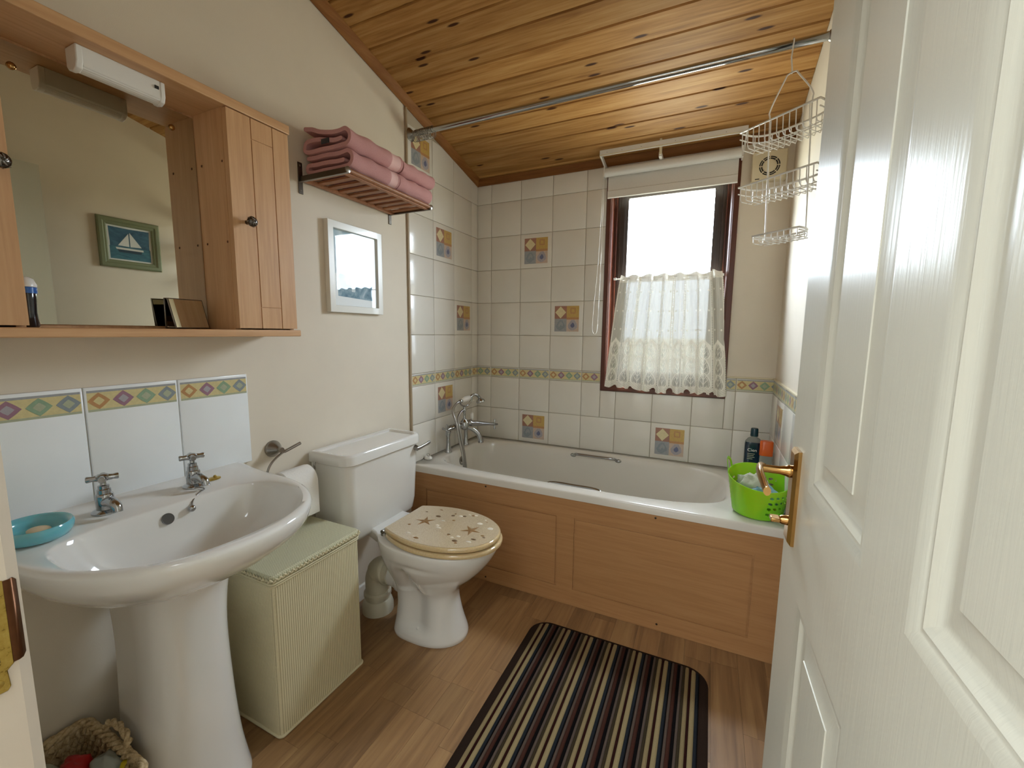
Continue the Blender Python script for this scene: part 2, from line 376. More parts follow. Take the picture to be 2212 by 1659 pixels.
# ---- floor: staggered strips
fl = struct(MB().box(-.02, W + .02, -D - .1, .02, -.04, -.004), 'floor', 'grout')
fl['_w'] = fl['_o'] = (0, 0, 0); fl.location = (0, 0, 0)
SW = .0905; x = -.003; k = 0
while x < W:
    y = -.0 + rnd.random() * .35; w = min(SW, W - x)
    y0 = 0
    while y0 > -D:
        ln = rnd.choice([.32, .4, .46, .52]) if y0 < 0 else .12 + rnd.random() * .35
        y1 = max(y0 - ln, -D)
        if abs(x - .54) < .1 and y0 > -1.43 > y1: y1 = -1.43
        m_ = MB().box(x + .0003, x + w - .0003, y1 + .0003, y0 - .0003, -.006, 0)
        if y1 < -.68: obj(m_, 'plank', 'floor_plank_wood', fl, origin=((x + w / 2), (y0 + y1) / 2, 0))
        y0 = y1
    x += SW; k += 1
# hall floor beyond the doorway
struct(MB().box(-.6, 2.6, -4.4, -D - .1, -.04, -.001), 'floor_hall', 'floor_plank_wood')

# ---- walls
def wall_side(name, x0, x1):
    return struct(MB().prism([(x0, .1, -.02), (x0, -D - .0, -.02), (x0, -D, zc(-D) + .05), (x0, .1, zc(.1) + .05)], (x1 - x0, 0, 0)), name, 'wall_paint')
wl = wall_side('wall_left', -.1, 0); wr = wall_side('wall_right', W, W + .1)
for o_ in (wl, wr): pass
# window opening in the back wall
WX0, WX1, WZ0, WZ1 = .842, 1.432, .912, 1.99
mb = MB(); zt = H0 + .06
mb.box(-.1, WX0, 0, .1, -.02, zt); mb.box(WX1, W + .1, 0, .1, -.02, zt); mb.box(WX0, WX1, 0, .1, -.02, WZ0); mb.box(WX0, WX1, 0, .1, WZ1, zt)
wb = struct(mb, 'wall_back', 'wall_paint')
# front wall with the doorway
DX0, DX1, DZ = .728, 1.575, 2.0
mb = MB(); zt = zc(-D) + .06
mb.box(-.1, DX0, -D - .1, -D, -.02, zt); mb.box(DX1, W + .1, -D - .1, -D, -.02, zt); mb.box(DX0, DX1, -D - .1, -D, DZ, zt)
struct(mb, 'wall_front', 'wall_paint_front')
for o_ in (wl, wr, wb): o_['_w'] = o_['_o'] = tuple(o_.location)
# the hall outside the doorway
mb = MB().box(-.65, -.6, -4.45, -D - .1, 0, 2.45); struct(mb, 'wall_hall_left', 'hall_paint')
mb = MB().box(2.6, 2.65, -4.45, -D - .1, 0, 2.45); struct(mb, 'wall_hall_right', 'hall_paint')
mb = MB().box(-.65, 2.65, -4.5, -4.45, 0, 2.45); struct(mb, 'wall_hall_back', 'hall_paint')
mb = MB().box(-.65, 2.65, -4.5, -D - .1, 2.45, 2.5); struct(mb, 'ceiling_hall', 'hall_paint')
mb = MB().box(-.6, -.1, -D - .1, -D, 0, 2.45); mb.box(W + .1, 2.6, -D - .1, -D, 0, 2.45); struct(mb, 'wall_hall_front', 'hall_paint')

# ---- ceiling of tongue-and-groove pine boards
cs = math.cos(math.atan(SL)); sn = math.sin(math.atan(SL))
mb = MB().prism([(-.1, .1, zc(.1) + .012), (-.1, -D - .1, zc(-D - .1) + .012), (-.1, -D - .1, zc(-D - .1) + .06), (-.1, .1, zc(.1) + .06)], (W + .2, 0, 0))
ce = struct(mb, 'ceiling', 'pine_trim')
def board_mesh(w):
    """profile across the board: small shoulders beside each groove"""
    t_, g = .012, .0065
    pr = [(0.0006, t_), (0.0006, g + .001), (.005, 0), (w - .005, 0), (w - .0006, g + .001), (w - .0006, t_)]
    mb = MB(); rings = []
    for xx in (.001, W - .001): rings.append([(xx, -a * cs - h * 0, a * sn + h) for a, h in pr])
    return mb.loft(rings)
BW = .1035; src = None
y = -.043 + BW * cs
yy = [-.0]; k = 0
ys = [-.043 - .1005 * i for i in range(-1, 22)]
for i in range(len(ys)):
    y_a = min(ys[i], -.0005)
    y_b = ys[i + 1] if i + 1 < len(ys) else -D
    y_b = max(y_b, -D)
    if y_a - y_b < .01: continue
    if y_a > -.001 and i > 0: continue
    b_ = board_mesh((y_a - y_b) / cs); loc = Vector((0, y_a, zc(y_a)))
    b_.xf(lambda p: p + loc)
    if src is not None and abs((y_a - y_b) - .1005) < 1e-6: shared(src, 'plank', ce, loc)
    else:
        o_ = obj(b_, 'plank', 'pine_board', ce, origin=loc, smooth=20)
        if abs((y_a - y_b) - .1005) < 1e-6: src = o_
# cornice trims
def cornice(name, x0, x1):
    sgn = 1 if x1 > x0 else -1
    pr = [(0, -.032), (.006, -.036), (.016, -.028), (.028, -.010), (.032, 0), (0, 0)]
    rings = [[(x0 + sgn * a, yy_, zc(yy_) + b) for a, b in pr] for yy_ in (-.0005, -D + .0005)]
    struct(MB().loft(rings), name, 'pine_trim_y', smooth=50)
cornice('trim_1', 0.0005, 1)
pr = [(0, -.030), (-.006, -.034), (-.016, -.026), (-.028, -.006), (-.03, .003), (0, .0)]
struct(MB().loft([[(xx, a - .0005, H0 + b) for a, b in pr] for xx in (.001, W - .001)]), 'trim_3', 'pine_trim', smooth=50)

# ---- tiles
Z = .992; T = .2; G = .0012; TH = .006
XA, YB = .1031, .0822       # first joints from the left corner, along the back and along the left wall
def tile_mb(pf, u0, u1, v0, v1, th=TH):
    m_ = MB(); b = .0018
    m_.loft([[pf(a, c_, h) for a, c_ in ((u0 + i, v0 + i), (u1 - i, v0 + i), (u1 - i, v1 - i), (u0 + i, v1 - i))] for i, h in ((0, 0), (0, th - b), (b * .4, th - b * .4), (b * 1.3, th))])
    return m_
def motif(pf, parent, u, v, s, h, flip=1):
    """four small printed fields with a diamond, a square, a swirl and a bloom"""
    m_ = MB(); q = s / 2; f = flip
    P = lambda a, b, hh: pf(u + f * a, v + b, h + hh)
    def rect(a0, a1, b0, b1, mi, hh): m_.mi = mi; m_.add([P(a0, b0, hh), P(a1, b0, hh), P(a1, b1, hh), P(a0, b1, hh)], [(0, 1, 2, 3)])
    def disc(a, b, r, mi, hh, n=9, w=.12):
        m_.mi = mi; m_.add([P(a + r * (1 + w * math.sin(3 * t + a * 90)) * math.cos(t), b + r * (1 + w * math.cos(2 * t + b * 70)) * math.sin(t), hh) for t in [2 * PI * i / n for i in range(n)]], [tuple(range(n))])
    e = .0003
    rect(-q, 0, 0, q, 0, .0002); rect(0, q, 0, q, 1, .0002); rect(-q, 0, -q, 0, 2, .0002); rect(0, q, -q, 0, 3, .0002)
    m_.mi = 4; c = -q / 2; m_.add([P(c, q * .03, e * 2), P(c + q * .45, q * .5, e * 2), P(c, q * .97, e * 2), P(c - q * .45, q * .5, e * 2)], [(0, 1, 2, 3)])
    rect(q * .3, q * .72, q * .4, q * .85, 5, e * 2); rect(q * .38, q * .64, q * .48, q * .77, 1, e * 3)
    rect(0, q, -q * .06, q * .1, 5, e * 2)
    disc(-q * .5, -q * .5, q * .36, 6, e * 2, 11, .2); disc(-q * .48, -q * .45, q * .2, 2, e * 3, 9, .3); disc(-q * .46, -q * .62, q * .12, 6, e * 4, 7, .3)
    disc(q * .5, -q * .5, q * .38, 7, e * 2, 10, .15); disc(q * .5, -q * .5, q * .17, 8, e * 3, 8, .3)
    obj(m_, 'print', ['print_red', 'print_amber', 'print_greyblue', 'print_rose', 'print_pale', 'print_orange', 'print_blue', 'print_lilac', 'print_deepblue'], parent, clean=False)
def border_print(pf, parent, u0, u1, v0, v1, th, n=4, phase=0, full=None, strength=1):
    """yellow band between grey-green lines with four ringed diamonds; full = (U0, U1) of the uncut tile"""
    m_ = MB(); U0, U1 = full or (u0, u1); hh = v1 - v0
    def rect(a0, a1, b0, b1, mi, h): m_.mi = mi; m_.add([pf(a0, b0, h), pf(a1, b0, h), pf(a1, b1, h), pf(a0, b1, h)], [(0, 1, 2, 3)])
    m = .0025
    rect(u0 + m, u1 - m, v0 + hh * .16, v1 - hh * .16, 0, th + .0002)
    rect(u0 + m, u1 - m, v1 - hh * .16, v1 - hh * .07, 5, th + .0002); rect(u0 + m, u1 - m, v0 + hh * .07, v0 + hh * .16, 6, th + .0002)
    cols = [(1, 0), (2, 7), (3, 8), (4, 8)]; p = (U1 - U0) / n
    for i in range(n):
        c = U0 + p * (i + .5); k = (i + phase) % 4
        r = hh * .335; ru = p * .45
        def dia(a, b, mi, h, cut=True):
            m_.mi = mi
            pts = []
            for t in range(12):
                an = 2 * PI * t / 12; q = 1 / (abs(math.cos(an)) ** 1.08 + abs(math.sin(an)) ** 1.08) ** (1 / 1.08); q = min(q, 1)
                uu = c + a * q * math.cos(an) * 1.0; uu = min(max(uu, u0 + m), u1 - m)
                pts.append(pf(uu, (v0 + v1) / 2 + b * q * math.sin(an), h))
            m_.add(pts, [tuple(range(12))])
        if c + ru * .5 < u0 or c - ru * .5 > u1: continue
        dia(ru, r, cols[k][0], th + .0006); dia(ru * .5, r * .52, cols[k][1], th + .0009)
    obj(m_, 'print', ['print_yellow', 'print_orange', 'print_plum', 'print_green', 'print_blue', 'print_greyblue', 'print_sage', 'print_lilac', 'print_sage'], parent, clean=False)
STD = {}
def tile(parent, pf, key, u0, u1, v0, v1, mot=None, bord=False, full=None, flip=1, phase=0):
    a, b, c, d = u0 + G, u1 - G, v0 + G, v1 - G
    loc = pf((a + b) / 2, (c + d) / 2, 0)
    kk = (key, round(b - a, 4), round(d - c, 4))
    if kk in STD: o_ = shared(STD[kk], 'tile', parent, loc)
    else:
        o_ = obj(tile_mb(pf, a, b, c, d), 'tile', 'tile_glaze', parent, origin=loc, smooth=35); STD[kk] = o_
    if mot: motif(pf, o_, (u0 + u1) / 2, (v0 + v1) / 2, .148, TH, flip)
    if bord: border_print(pf, o_, a, b, c, d, TH, full=(full[0] + G, full[1] - G) if full else None, phase=phase)
    return o_
rows = [(Z - .466, Z - .266, 0), (Z - .266, Z - .066, 0), (Z - .066, Z, 1)] + [(Z + .2 * i, Z + .2 * (i + 1), 0) for i in range(6)]
top_b = H0 - .034
# tiled backing (grout) on the walls
g1 = MB().box(.001, .815, -.0012, 0, .50, top_b); g1.box(.815, W - .001, -.0012, 0, .50, .885); g1.box(1.457, W - .001, -.0012, 0, .885, Z + .006)
obj(g1, 'grout', 'grout', wb, origin=wb['_w'])
pb = plane_fn('y-', -.0012)
mots_b = {(1, 1), (2, 2)}   # filled below by column/row
cols_b = [(0.002, XA)] + [(XA + T * i, XA + T * (i + 1)) for i in range(8)]
cols_b = [(a, min(b, W - .002)) for a, b in cols_b if a < W - .01]
for ci, (a, b) in enumerate(cols_b):
    for ri, (c, d, bo) in enumerate(rows):
        if c >= top_b: continue
        d2 = min(d, top_b); c2 = max(c, .50)
        a2, b2 = a, b
        if c2 >= Z - .002:                      # above the border only left of the window
            if a >= .815: continue
            b2 = min(b, .815)
        if b2 - a2 < .012: continue
        segs = [(a2, b2)]
        if c2 < Z - .002 and d2 > .887 and c2 < .885 and not bo:   # row that meets the underside of the frame
            if b > .815 and a < 1.457:
                segs = []
                L0, L1 = (a, min(b, .815)), (max(a, 1.457), b)
                M0, M1 = max(a, .815), min(b, 1.457)
                for s_ in (L0, L1):
                    if s_[1] - s_[0] > .012: segs.append(s_)
                tile(wb, pb, 'b', M0, M1, c2, .884)
        if bo:
            segs = []
            for s_ in ((a, min(b, .815)), (max(a, 1.457), b)):
                if s_[1] - s_[0] > .012: segs.append(s_)
        mot = (ci, ri) in {(2, 0), (6, 0), (2, 6), (3, 4)}
        full = (b - T, b) if ci == 0 else (a, a + T)
        for s0, s1 in segs: tile(wb, pb, 'b', s0, s1, c2, d2, mot, bool(bo), full if bo else None)
# left wall tiles above the bath
EY = -(YB + 3 * T)
tl_top = lambda y: zc(y) - .036
pl = plane_fn('x+', .0012)
g2 = MB().prism([(0, -.001, .50), (0, EY, .50), (0, EY, tl_top(EY)), (0, -.001, tl_top(0))], (.0012, 0, 0)); obj(g2, 'grout', 'grout', wl, origin=wl['_w'])
cols_l = [(-YB, -.009)] + [(-YB - T * (i + 1), -YB - T * i) for i in range(3)]
for ci, (a, b) in enumerate(cols_l):
    for ri, (c, d, bo) in enumerate(rows):
        c2 = max(c, .50)
        ta, tb = tl_top(a), tl_top(b)
        if c2 >= max(ta, tb) - .01: continue
        mot = (ci, ri) in {(2, 1), (1, 4), (2, 6), (3, 8)}
        full = (a, a + T)
        if d <= min(ta, tb): tile(wl, pl, 'l', a, b, c2, d, mot, bool(bo), full if bo else None, phase=0)
        else:
            m_ = MB(); p = [(.0012, a + G, c2 + G), (.0012, b - G, c2 + G), (.0012, b - G, min(d, tb) - G)]
            if d < ta: p += [(.0012, b - G - (d - tb) / SL * 0 - 0, min(d, tb) - G)][:0]; p += [(.0012, max(a + G, -((d - H0 + .036) / SL)), d - G), (.0012, a + G, d - G)]
            else: p += [(.0012, a + G, ta - G)]
            o_ = obj(m_.prism(p, (TH, 0, 0)), 'tile', 'tile_glaze', wl, bevel=.0015)
            if mot: motif(pl, o_, (a + b) / 2, (c2 + d) / 2, .148, TH)
# white edging strip where the tiles stop
obj(MB().box(0, .0095, EY - .012, EY, .50, tl_top(EY - .012) - .002), 'edging', 'edge_strip', wl, bevel=.002)
# right wall tiles: two rows and the border
pr_ = plane_fn('x-', W - .0012)
obj(MB().box(W - .0012, W, -.8, -.001, .50, Z + .006), 'grout', 'grout', wr, origin=wr['_w'])
for ci, (a, b) in enumerate([(-.17, -.009), (-.37, -.17), (-.57, -.37), (-.77, -.57)]):
    for ri, (c, d, bo) in enumerate(rows[:3]):
        c2 = max(c, .50)
        tile(wr, pr_, 'r', a, b, c2, d, (ci, ri) == (1, 1), bool(bo), (b - T, b) if bo else None, flip=-1)
obj(MB().box(W - .011, W, -.78, -.009, Z, Z + .008), 'edging', 'cream_plastic', wr, bevel=.002)
obj(MB().box(1.457, W - .011, -.011, 0, Z, Z + .008), 'edging', 'cream_plastic', wb, bevel=.002)
# splashback above the washbasin: three tall tiles
SB = thing('splashback', 'splashback of white tiles with a printed diamond border on the wall behind the washbasin', 'splashback', (0, -1.825, .79))
obj(MB().box(.0005, .004, -2.125, -1.525, .775, 1.066), 'grout', 'grout_light', SB)
ps = plane_fn('x+', .004)
for i in range(3):
    a, b = -2.125 + .2 * i, -1.925 + .2 * i
    o_ = obj(tile_mb(ps, a + .0015, b - .0015, .775, 1.066, .006), 'tile', 'tile_glaze_white', SB, smooth=35)
    border_print(ps, o_, a + .003, b - .003, 1.001, 1.062, .006)

# ---- skirting
def skirt(name, p0, p1, nrm):
    p0, p1, nrm = Vector(p0), Vector(p1), Vector(nrm)
    pr = [(0, 0), (.016, 0), (.016, .042), (.012, .048), (.012, .054), (.006, .064), (0, .066)]
    struct(MB().loft([[q + nrm * a + Vector((0, 0, b)) for a, b in pr] for q in (p0, p1)]), name, 'skirting_paint', smooth=50)
skirt('baseboard_left', (.0005, -D + .001, 0), (.0005, -.716, 0), (1, 0, 0))
skirt('baseboard_right', (W - .0005, -D + .001, 0), (W - .0005, -.716, 0), (-1, 0, 0))
skirt('baseboard_front', (.018, -D + .0005, 0), (DX0 - .02, -D + .0005, 0), (0, 1, 0))

# ---- doorway lining, with the brass keep in its left jamb
mb = MB()
ch = .007
mb.prism([(DX0 - .001, -D - .13, 0), (DX0 + .002, -D - .13, 0), (DX0 + .002, -D + .002, 0), (DX0 - ch + .002, -D + .012, 0), (DX0 - .03, -D + .012, 0), (DX0 - .03, -D + .0005, 0), (DX0 - .001, -D + .0005, 0)], (0, 0, DZ))
jb = struct(mb, 'trim_4', 'jamb_paint')
mb = MB().prism([(DX1 + .001, -D - .13, 0), (DX1 - .002, -D - .13, 0), (DX1 - .002, -D + .012, 0), (DX1 + .04, -D + .012, 0), (DX1 + .04, -D + .0005, 0), (DX1 + .001, -D + .0005, 0)], (0, 0, DZ)); struct(mb, 'trim_5', 'jamb_paint')
struct(MB().box(DX0 - .03, DX1 + .04, -D - .13, -D + .012, DZ - .002, DZ + .03), 'trim_6', 'jamb_paint')
KX = DX0 + .002
kp = MB()
# flat plate with a wider top, and the curved lip toward the room
kp.prism([(KX, -2.345, .834), (KX, -2.258, .834), (KX, -2.2555, .838), (KX, -2.2565, .856), (KX, -2.2515, .861), (KX, -2.2515, .953), (KX, -2.345, .953)], (.0015, 0, 0))
obj(kp, 'strike_plate', 'brass_aged', jb, label='worn brass keep plate', bevel=.0006)
lp = MB(); pts = [(KX + .0014, -2.2516), (KX + .0016, -2.2475), (KX - .0006, -2.2440), (KX - .0028, -2.2412)]
lp.loft([[(a, b, .862 + (.004 if i == 3 else 0)), (a, b, .952 - (.004 if i == 3 else 0)), (a - .0012, b, .952 - (.004 if i == 3 else 0)), (a - .0012, b, .862 + (.004 if i == 3 else 0))] for i, (a, b) in enumerate(pts)])
obj(lp, 'strike_lip', 'brass_dark', jb, label='dark curved lip of the keep', smooth=60)
obj(MB().box(KX + .0012, KX + .0018, -2.275, -2.2605, .868, .892), 'slot', 'dark_slot', jb)
obj(MB().lathe([(.0045, 0), (.0042, .001), (.001, .0016)], (KX + .0014, -2.264, .845), (1, 0, 0), 12), 'screw', 'brass_aged', jb)

# ---- the open door, folded back along the right wall
P0 = Vector((1.524, -1.47)); dd = Vector((.0176, -1.0)).normalized(); nn = Vector((-1.0, -.0176)).normalized()
DWd, DH, DT = .83, 1.955, .036
def pd(s, z, h):  # s from the free edge, h proud of the room face
    q = P0 + dd * s + nn * h; return Vector((q.x, q.y, z))
door = MB()
st, mu = .145, .105
pans = [(.140, .387, .965, 1.83), (.494, .74, .965, 1.83), (.140, .387, .20, .775), (.494, .74, .20, .775)]
us = [0, .140, .387, .494, .74, DWd]; vs = [.008, .20, .775, .965, 1.83, DH]
for i in range(5):
    for j in range(5):
        if i in (1, 3) and j in (1, 3): continue
        door.add([pd(us[i], vs[j], 0), pd(us[i + 1], vs[j], 0), pd(us[i + 1], vs[j + 1], 0), pd(us[i], vs[j + 1], 0)], [(0, 1, 2, 3)])
# edges and back
ed = [pd(0, .008, 0), pd(DWd, .008, 0), pd(DWd, DH, 0), pd(0, DH, 0)]; bk = [pd(0, .008, -DT), pd(DWd, .008, -DT), pd(DWd, DH, -DT), pd(0, DH, -DT)]
door.loft([ed, bk], False, True)
dr = struct(door, 'door_1', 'door_paint', label='open white panelled door')
for u0, u1, v0, v1 in pans:
    m_ = MB()
    prof = [(0, 0), (.006, -.001), (.011, -.004), (.014, -.0045), (.018, -.0035), (.023, -.006), (.028, -.0095), (.033, -.0105), (.036, -.0105), (.060, -.0045), (.0605, -.003)]
    rings_rect(m_, pd, u0, u1, v0, v1, prof)
    obj(m_, 'panel', 'door_paint', dr, smooth=25)
# lever handle on its long backplate
hd = obj(MB().loft([[pd(.043 + i, .842 + i, h), pd(.085 - i, .842 + i, h), pd(.085 - i, 1.012 - i, h), pd(.043 + i, 1.012 - i, h)] for i, h in ((0, 0), (0, .005), (.006, .010), (.010, .010))]), 'backplate', 'brass', dr, label='long brass backplate', smooth=30)
zl = .972; sl = .066
obj(MB().tube([pd(sl, zl, .010), pd(sl, zl, .014), pd(sl, zl, .018), pd(sl, zl, .022), pd(sl, zl, .028), pd(sl, zl, .054)], [.011, .0115, .0095, .0085, .0072, .0072], 18), 'spindle', 'brass', dr, smooth=40)
lv = MB(); path = bez([(0, .052, 0), (.012, .060, .002), (.05, .062, .001), (.085, .060, -.006), (.102, .058, -.010)], 8); rg = []
for i, p in enumerate(path):
    w = .0085 + .002 * math.sin(i / len(path) * 6); th = .0055
    rg.append([pd(sl - .004 + p[0], zl + p[2] + b, p[1] + a) for a, b in [(th * math.cos(t), w * math.sin(t)) for t in [2 * PI * k / 12 for k in range(12)]]])
lv.loft(rg); obj(lv, 'lever', 'brass', dr, label='brass lever handle', smooth=50)
obj(MB().tube([pd(sl, .882, .010), pd(sl, .882, .018), pd(sl, .882, .021)], [.009, .008, .0065], 16), 'thumbturn_base', 'brass', dr, smooth=40)
obj(MB().loft([[pd(sl + a * .011, .882 + b * .0035, h) for a, b in ((-1, -1), (1, -1), (1, 1), (-1, 1))] for h in (.021, .036)]), 'thumbturn', 'brass', dr, bevel=.0015)

# ---- window
wn = thing('window_1', 'dark wooden window with a tall clear pane', 'window', (1.136, 0, .885)); del wn['category']; wn['kind'] = 'structure'
FX0, FX1, FZ0, FZ1 = .815, 1.457, .885, 2.05
py = plane_fn('y-', 0)
m_ = MB(); rings_rect(m_, py, FX0, FX1, FZ0, FZ1, [(0, 0), (0, .014), (.003, .018), (.024, .018), (.028, .0135), (.030, .0135), (.036, .006), (.036, -.03), (.044, -.03), (.046, -.026), (.052, -.026), (.054, -.03), (.054, -.05)], False)
obj(m_, 'frame', 'mahogany', wn, smooth=30)
m_ = MB(); rings_rect(m_, py, FX0 + .052, FX1 - .052, FZ0 + .052, FZ1 - .052, [(0, -.085), (0, -.036), (.004, -.034), (.018, -.034), (.020, -.040), (.036, -.040), (.038, -.047), (.056, -.052), (.056, -.085)], False)
obj(m_, 'sash', 'sash_wood', wn, smooth=30)
m_ = MB(); rings_rect(m_, py, FX0 + .086, FX1 - .086, FZ0 + .086, FZ1 - .086, [(0, -.0415), (0, -.0395), (.006, -.0395), (.006, -.0415)], False)
obj(m_, 'gasket', 'window_plastic', wn)
obj(MB().box(FX0 + .10, FX1 - .10, .064, .068, FZ0 + .10, FZ1 - .10), 'pane', 'clear_glass', wn)

# ================================================================== THE THINGS
# ---- roller blind
t_ = thing('roller_blind', 'half-raised pale roller blind with white tube at the top of the window', 'blind', (1.136, -.035, 2.057))
obj(MB().cyl((.812, -.048, 2.058), (1.452, -.048, 2.058), .0225, n=28), 'tube', 'blind_fabric', t_, smooth=40)
m_ = MB(); m_.loft([[(x_, y_, z_) for x_ in (.822,)] for x_, y_, z_ in ()]) if False else None
rg = [[(x_, y_, z_) for y_, z_ in ((-.0285, 2.05), (-.0285, 1.972), (-.033, 1.968), (-.033, 1.934), (-.029, 1.930), (-.0245, 1.934), (-.0245, 1.966), (-.0265, 1.970), (-.0265, 2.05))] for x_ in (.823, 1.443)]
obj(MB().loft(rg), 'fabric', 'blind_fabric', t_, smooth=30)
for x_ in (.805, 1.452): obj(MB().box(x_, x_ + .007, -.070, -.0185, 2.032, 2.084), 'bracket', 'white_plastic', t_, bevel=.002)
ch_ = bez([(.806, -.050, 2.05), (.804, -.054, 1.6), (.800, -.056, 1.32), (.797, -.060, 1.225), (.784, -.063, 1.205), (.772, -.064, 1.235), (.775, -.062, 1.35), (.792, -.060, 1.62), (.803, -.060, 2.05)], 14)
obj(MB().tube(ch_, .0014, 6), 'pull_cord', 'white_plastic', t_, label='long looped white cord', smooth=60)

# ---- curtain track above the window
t_ = thing('curtain_track', 'white curtain track mounted across the wall above the roller blind', 'curtain track', (1.13, -.10, 2.09))
zt = 2.122; yf = -.104
pr = [(0, 0), (-.004, 0), (-.004, .030), (0, .030), (.004, .026), (.004, .004)]
obj(MB().loft([[(x_, yf + a, zt + b) for a, b in pr] for x_ in (.792, 1.470)]), 'rail', 'white_plastic', t_, bevel=.001)
obj(MB().box(.792, 1.470, yf - .006, yf - .004, zt + .003, zt + .0065), 'bead', 'cream_plastic', t_)
for x_ in (.792, 1.462): obj(MB().loft([[(x_, yf, zt + .002), (x_ + .008, yf, zt + .002), (x_ + .008, yf, zt + .026), (x_, yf, zt + .026)], [(x_ + .012 if x_ < 1 else x_ - .004, -.0115, 2.078), (x_ + .020 if x_ < 1 else x_ + .004, -.0115, 2.078), (x_ + .020 if x_ < 1 else x_ + .004, -.0115, 2.098), (x_ + .012 if x_ < 1 else x_ - .004, -.0115, 2.098)], [(x_ + .012 if x_ < 1 else x_ - .004, -.0005, 2.066), (x_ + .020 if x_ < 1 else x_ + .004, -.0005, 2.066), (x_ + .020 if x_ < 1 else x_ + .004, -.0005, 2.096), (x_ + .012 if x_ < 1 else x_ - .004, -.0005, 2.096)]]), 'end_bracket', 'white_plastic', t_)
obj(MB().box(1.085, 1.100, yf + .004, -.0005, 2.078, 2.100), 'bracket', 'white_plastic', t_, bevel=.002)
obj(MB().box(1.087, 1.098, yf - .001, yf + .03, 2.088, 2.164), 'bracket', 'cream_plastic', t_, bevel=.002)
for x_ in (.83, .905, 1.00, 1.16, 1.27, 1.38): obj(MB().lathe([(.0016, 0), (.0012, .0008)], (x_, yf - .004, zt + .016), (0, -1, 0), 8), 'rivet', 'steel_dark', t_)

# ---- café curtain of lace on its rod
t_ = thing('cafe_curtain_rod', 'thin white rod across the middle of the window', 'curtain rod', (1.136, .004, 1.51))
obj(MB().cyl((.872, .004, 1.508), (1.406, .004, 1.512), .0035, n=12), 'rod', 'white_plastic', t_, smooth=60)
for x_ in (.866, 1.398): obj(MB().cyl((x_, .004, 1.508), (x_ + .016, .004, 1.509), .006, n=12), 'socket', 'white_plastic', t_, smooth=60)
LU, LV = 480, 290
pleat_c = [.03, .165, .335, .47, .64, .80, .955]
def lace_pt(u, v, dy=0):
    # v from 0 (hem) to 1 (top)
    xt0, xt1, xb0, xb1 = .905, 1.405, .842, 1.462
    e = 1 - v
    bulge = .5 * (1 - math.cos(PI * min(1, e * 3))) * .03
    x0 = xt0 + (xb0 - xt0) * e ** .8; x1 = xt1 + (xb1 - xt1) * e ** .8
    if u > .93: x1 -= .035 * math.exp(-((v - .80) / .13) ** 2) * 0
    uu = u + .010 * math.sin(u * 43 + 1) * (1 - .4 * v)
    x = x0 + (x1 - x0) * uu
    a = .010 + .010 * e
    y = -.006 - a * (math.sin(u * 2 * PI * 6.5 + .8) + .45 * math.sin(u * 2 * PI * 15 + 2)) * .8 - .022 * e
    if v > .955: y *= (1 - (v - .955) * 18)
    sc = .008 * abs(math.sin(u * PI * 12)) * max(0, 1 - v * 12)
    z = .912 + .02 * math.sin(u * 9 + .5) * e * .3 - sc - .012 * u * e + (1.523 - .912) * v + .008 * (u > .9) * v
    z += (.006 * math.sin(u * 2 * PI * 6.5 + 2.2) if v > .96 else 0)
    return (x, y + dy, z)
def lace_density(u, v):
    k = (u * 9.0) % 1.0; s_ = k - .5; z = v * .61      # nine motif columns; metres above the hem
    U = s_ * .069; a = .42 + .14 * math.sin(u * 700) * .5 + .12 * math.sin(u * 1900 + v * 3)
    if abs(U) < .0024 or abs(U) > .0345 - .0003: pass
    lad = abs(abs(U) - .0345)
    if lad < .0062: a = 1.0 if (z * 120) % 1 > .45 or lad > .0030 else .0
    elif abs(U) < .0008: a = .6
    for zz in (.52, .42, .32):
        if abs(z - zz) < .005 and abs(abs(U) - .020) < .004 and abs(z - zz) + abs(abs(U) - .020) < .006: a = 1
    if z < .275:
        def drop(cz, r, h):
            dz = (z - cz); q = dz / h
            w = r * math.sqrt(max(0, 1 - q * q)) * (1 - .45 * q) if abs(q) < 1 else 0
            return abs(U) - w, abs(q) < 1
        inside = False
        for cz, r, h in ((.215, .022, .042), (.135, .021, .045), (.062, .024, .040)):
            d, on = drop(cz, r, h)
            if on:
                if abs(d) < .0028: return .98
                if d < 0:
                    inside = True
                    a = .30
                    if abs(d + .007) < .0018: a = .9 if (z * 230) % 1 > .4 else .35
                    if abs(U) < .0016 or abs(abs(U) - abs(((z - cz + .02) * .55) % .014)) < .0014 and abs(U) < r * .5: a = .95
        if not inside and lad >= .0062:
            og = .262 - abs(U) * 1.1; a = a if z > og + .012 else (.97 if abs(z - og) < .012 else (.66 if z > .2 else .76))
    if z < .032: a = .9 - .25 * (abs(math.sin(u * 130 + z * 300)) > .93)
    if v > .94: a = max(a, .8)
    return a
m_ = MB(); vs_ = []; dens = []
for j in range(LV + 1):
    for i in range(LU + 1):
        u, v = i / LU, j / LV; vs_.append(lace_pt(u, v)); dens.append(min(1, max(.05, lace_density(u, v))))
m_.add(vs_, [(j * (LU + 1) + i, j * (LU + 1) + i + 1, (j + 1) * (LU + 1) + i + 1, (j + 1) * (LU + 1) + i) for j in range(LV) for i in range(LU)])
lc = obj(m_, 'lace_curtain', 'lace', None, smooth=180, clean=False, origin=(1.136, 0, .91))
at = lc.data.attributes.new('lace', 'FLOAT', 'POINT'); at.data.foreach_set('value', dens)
tag(lc, 'white lace half-curtain with a scalloped hem over the lower window', 'curtain')

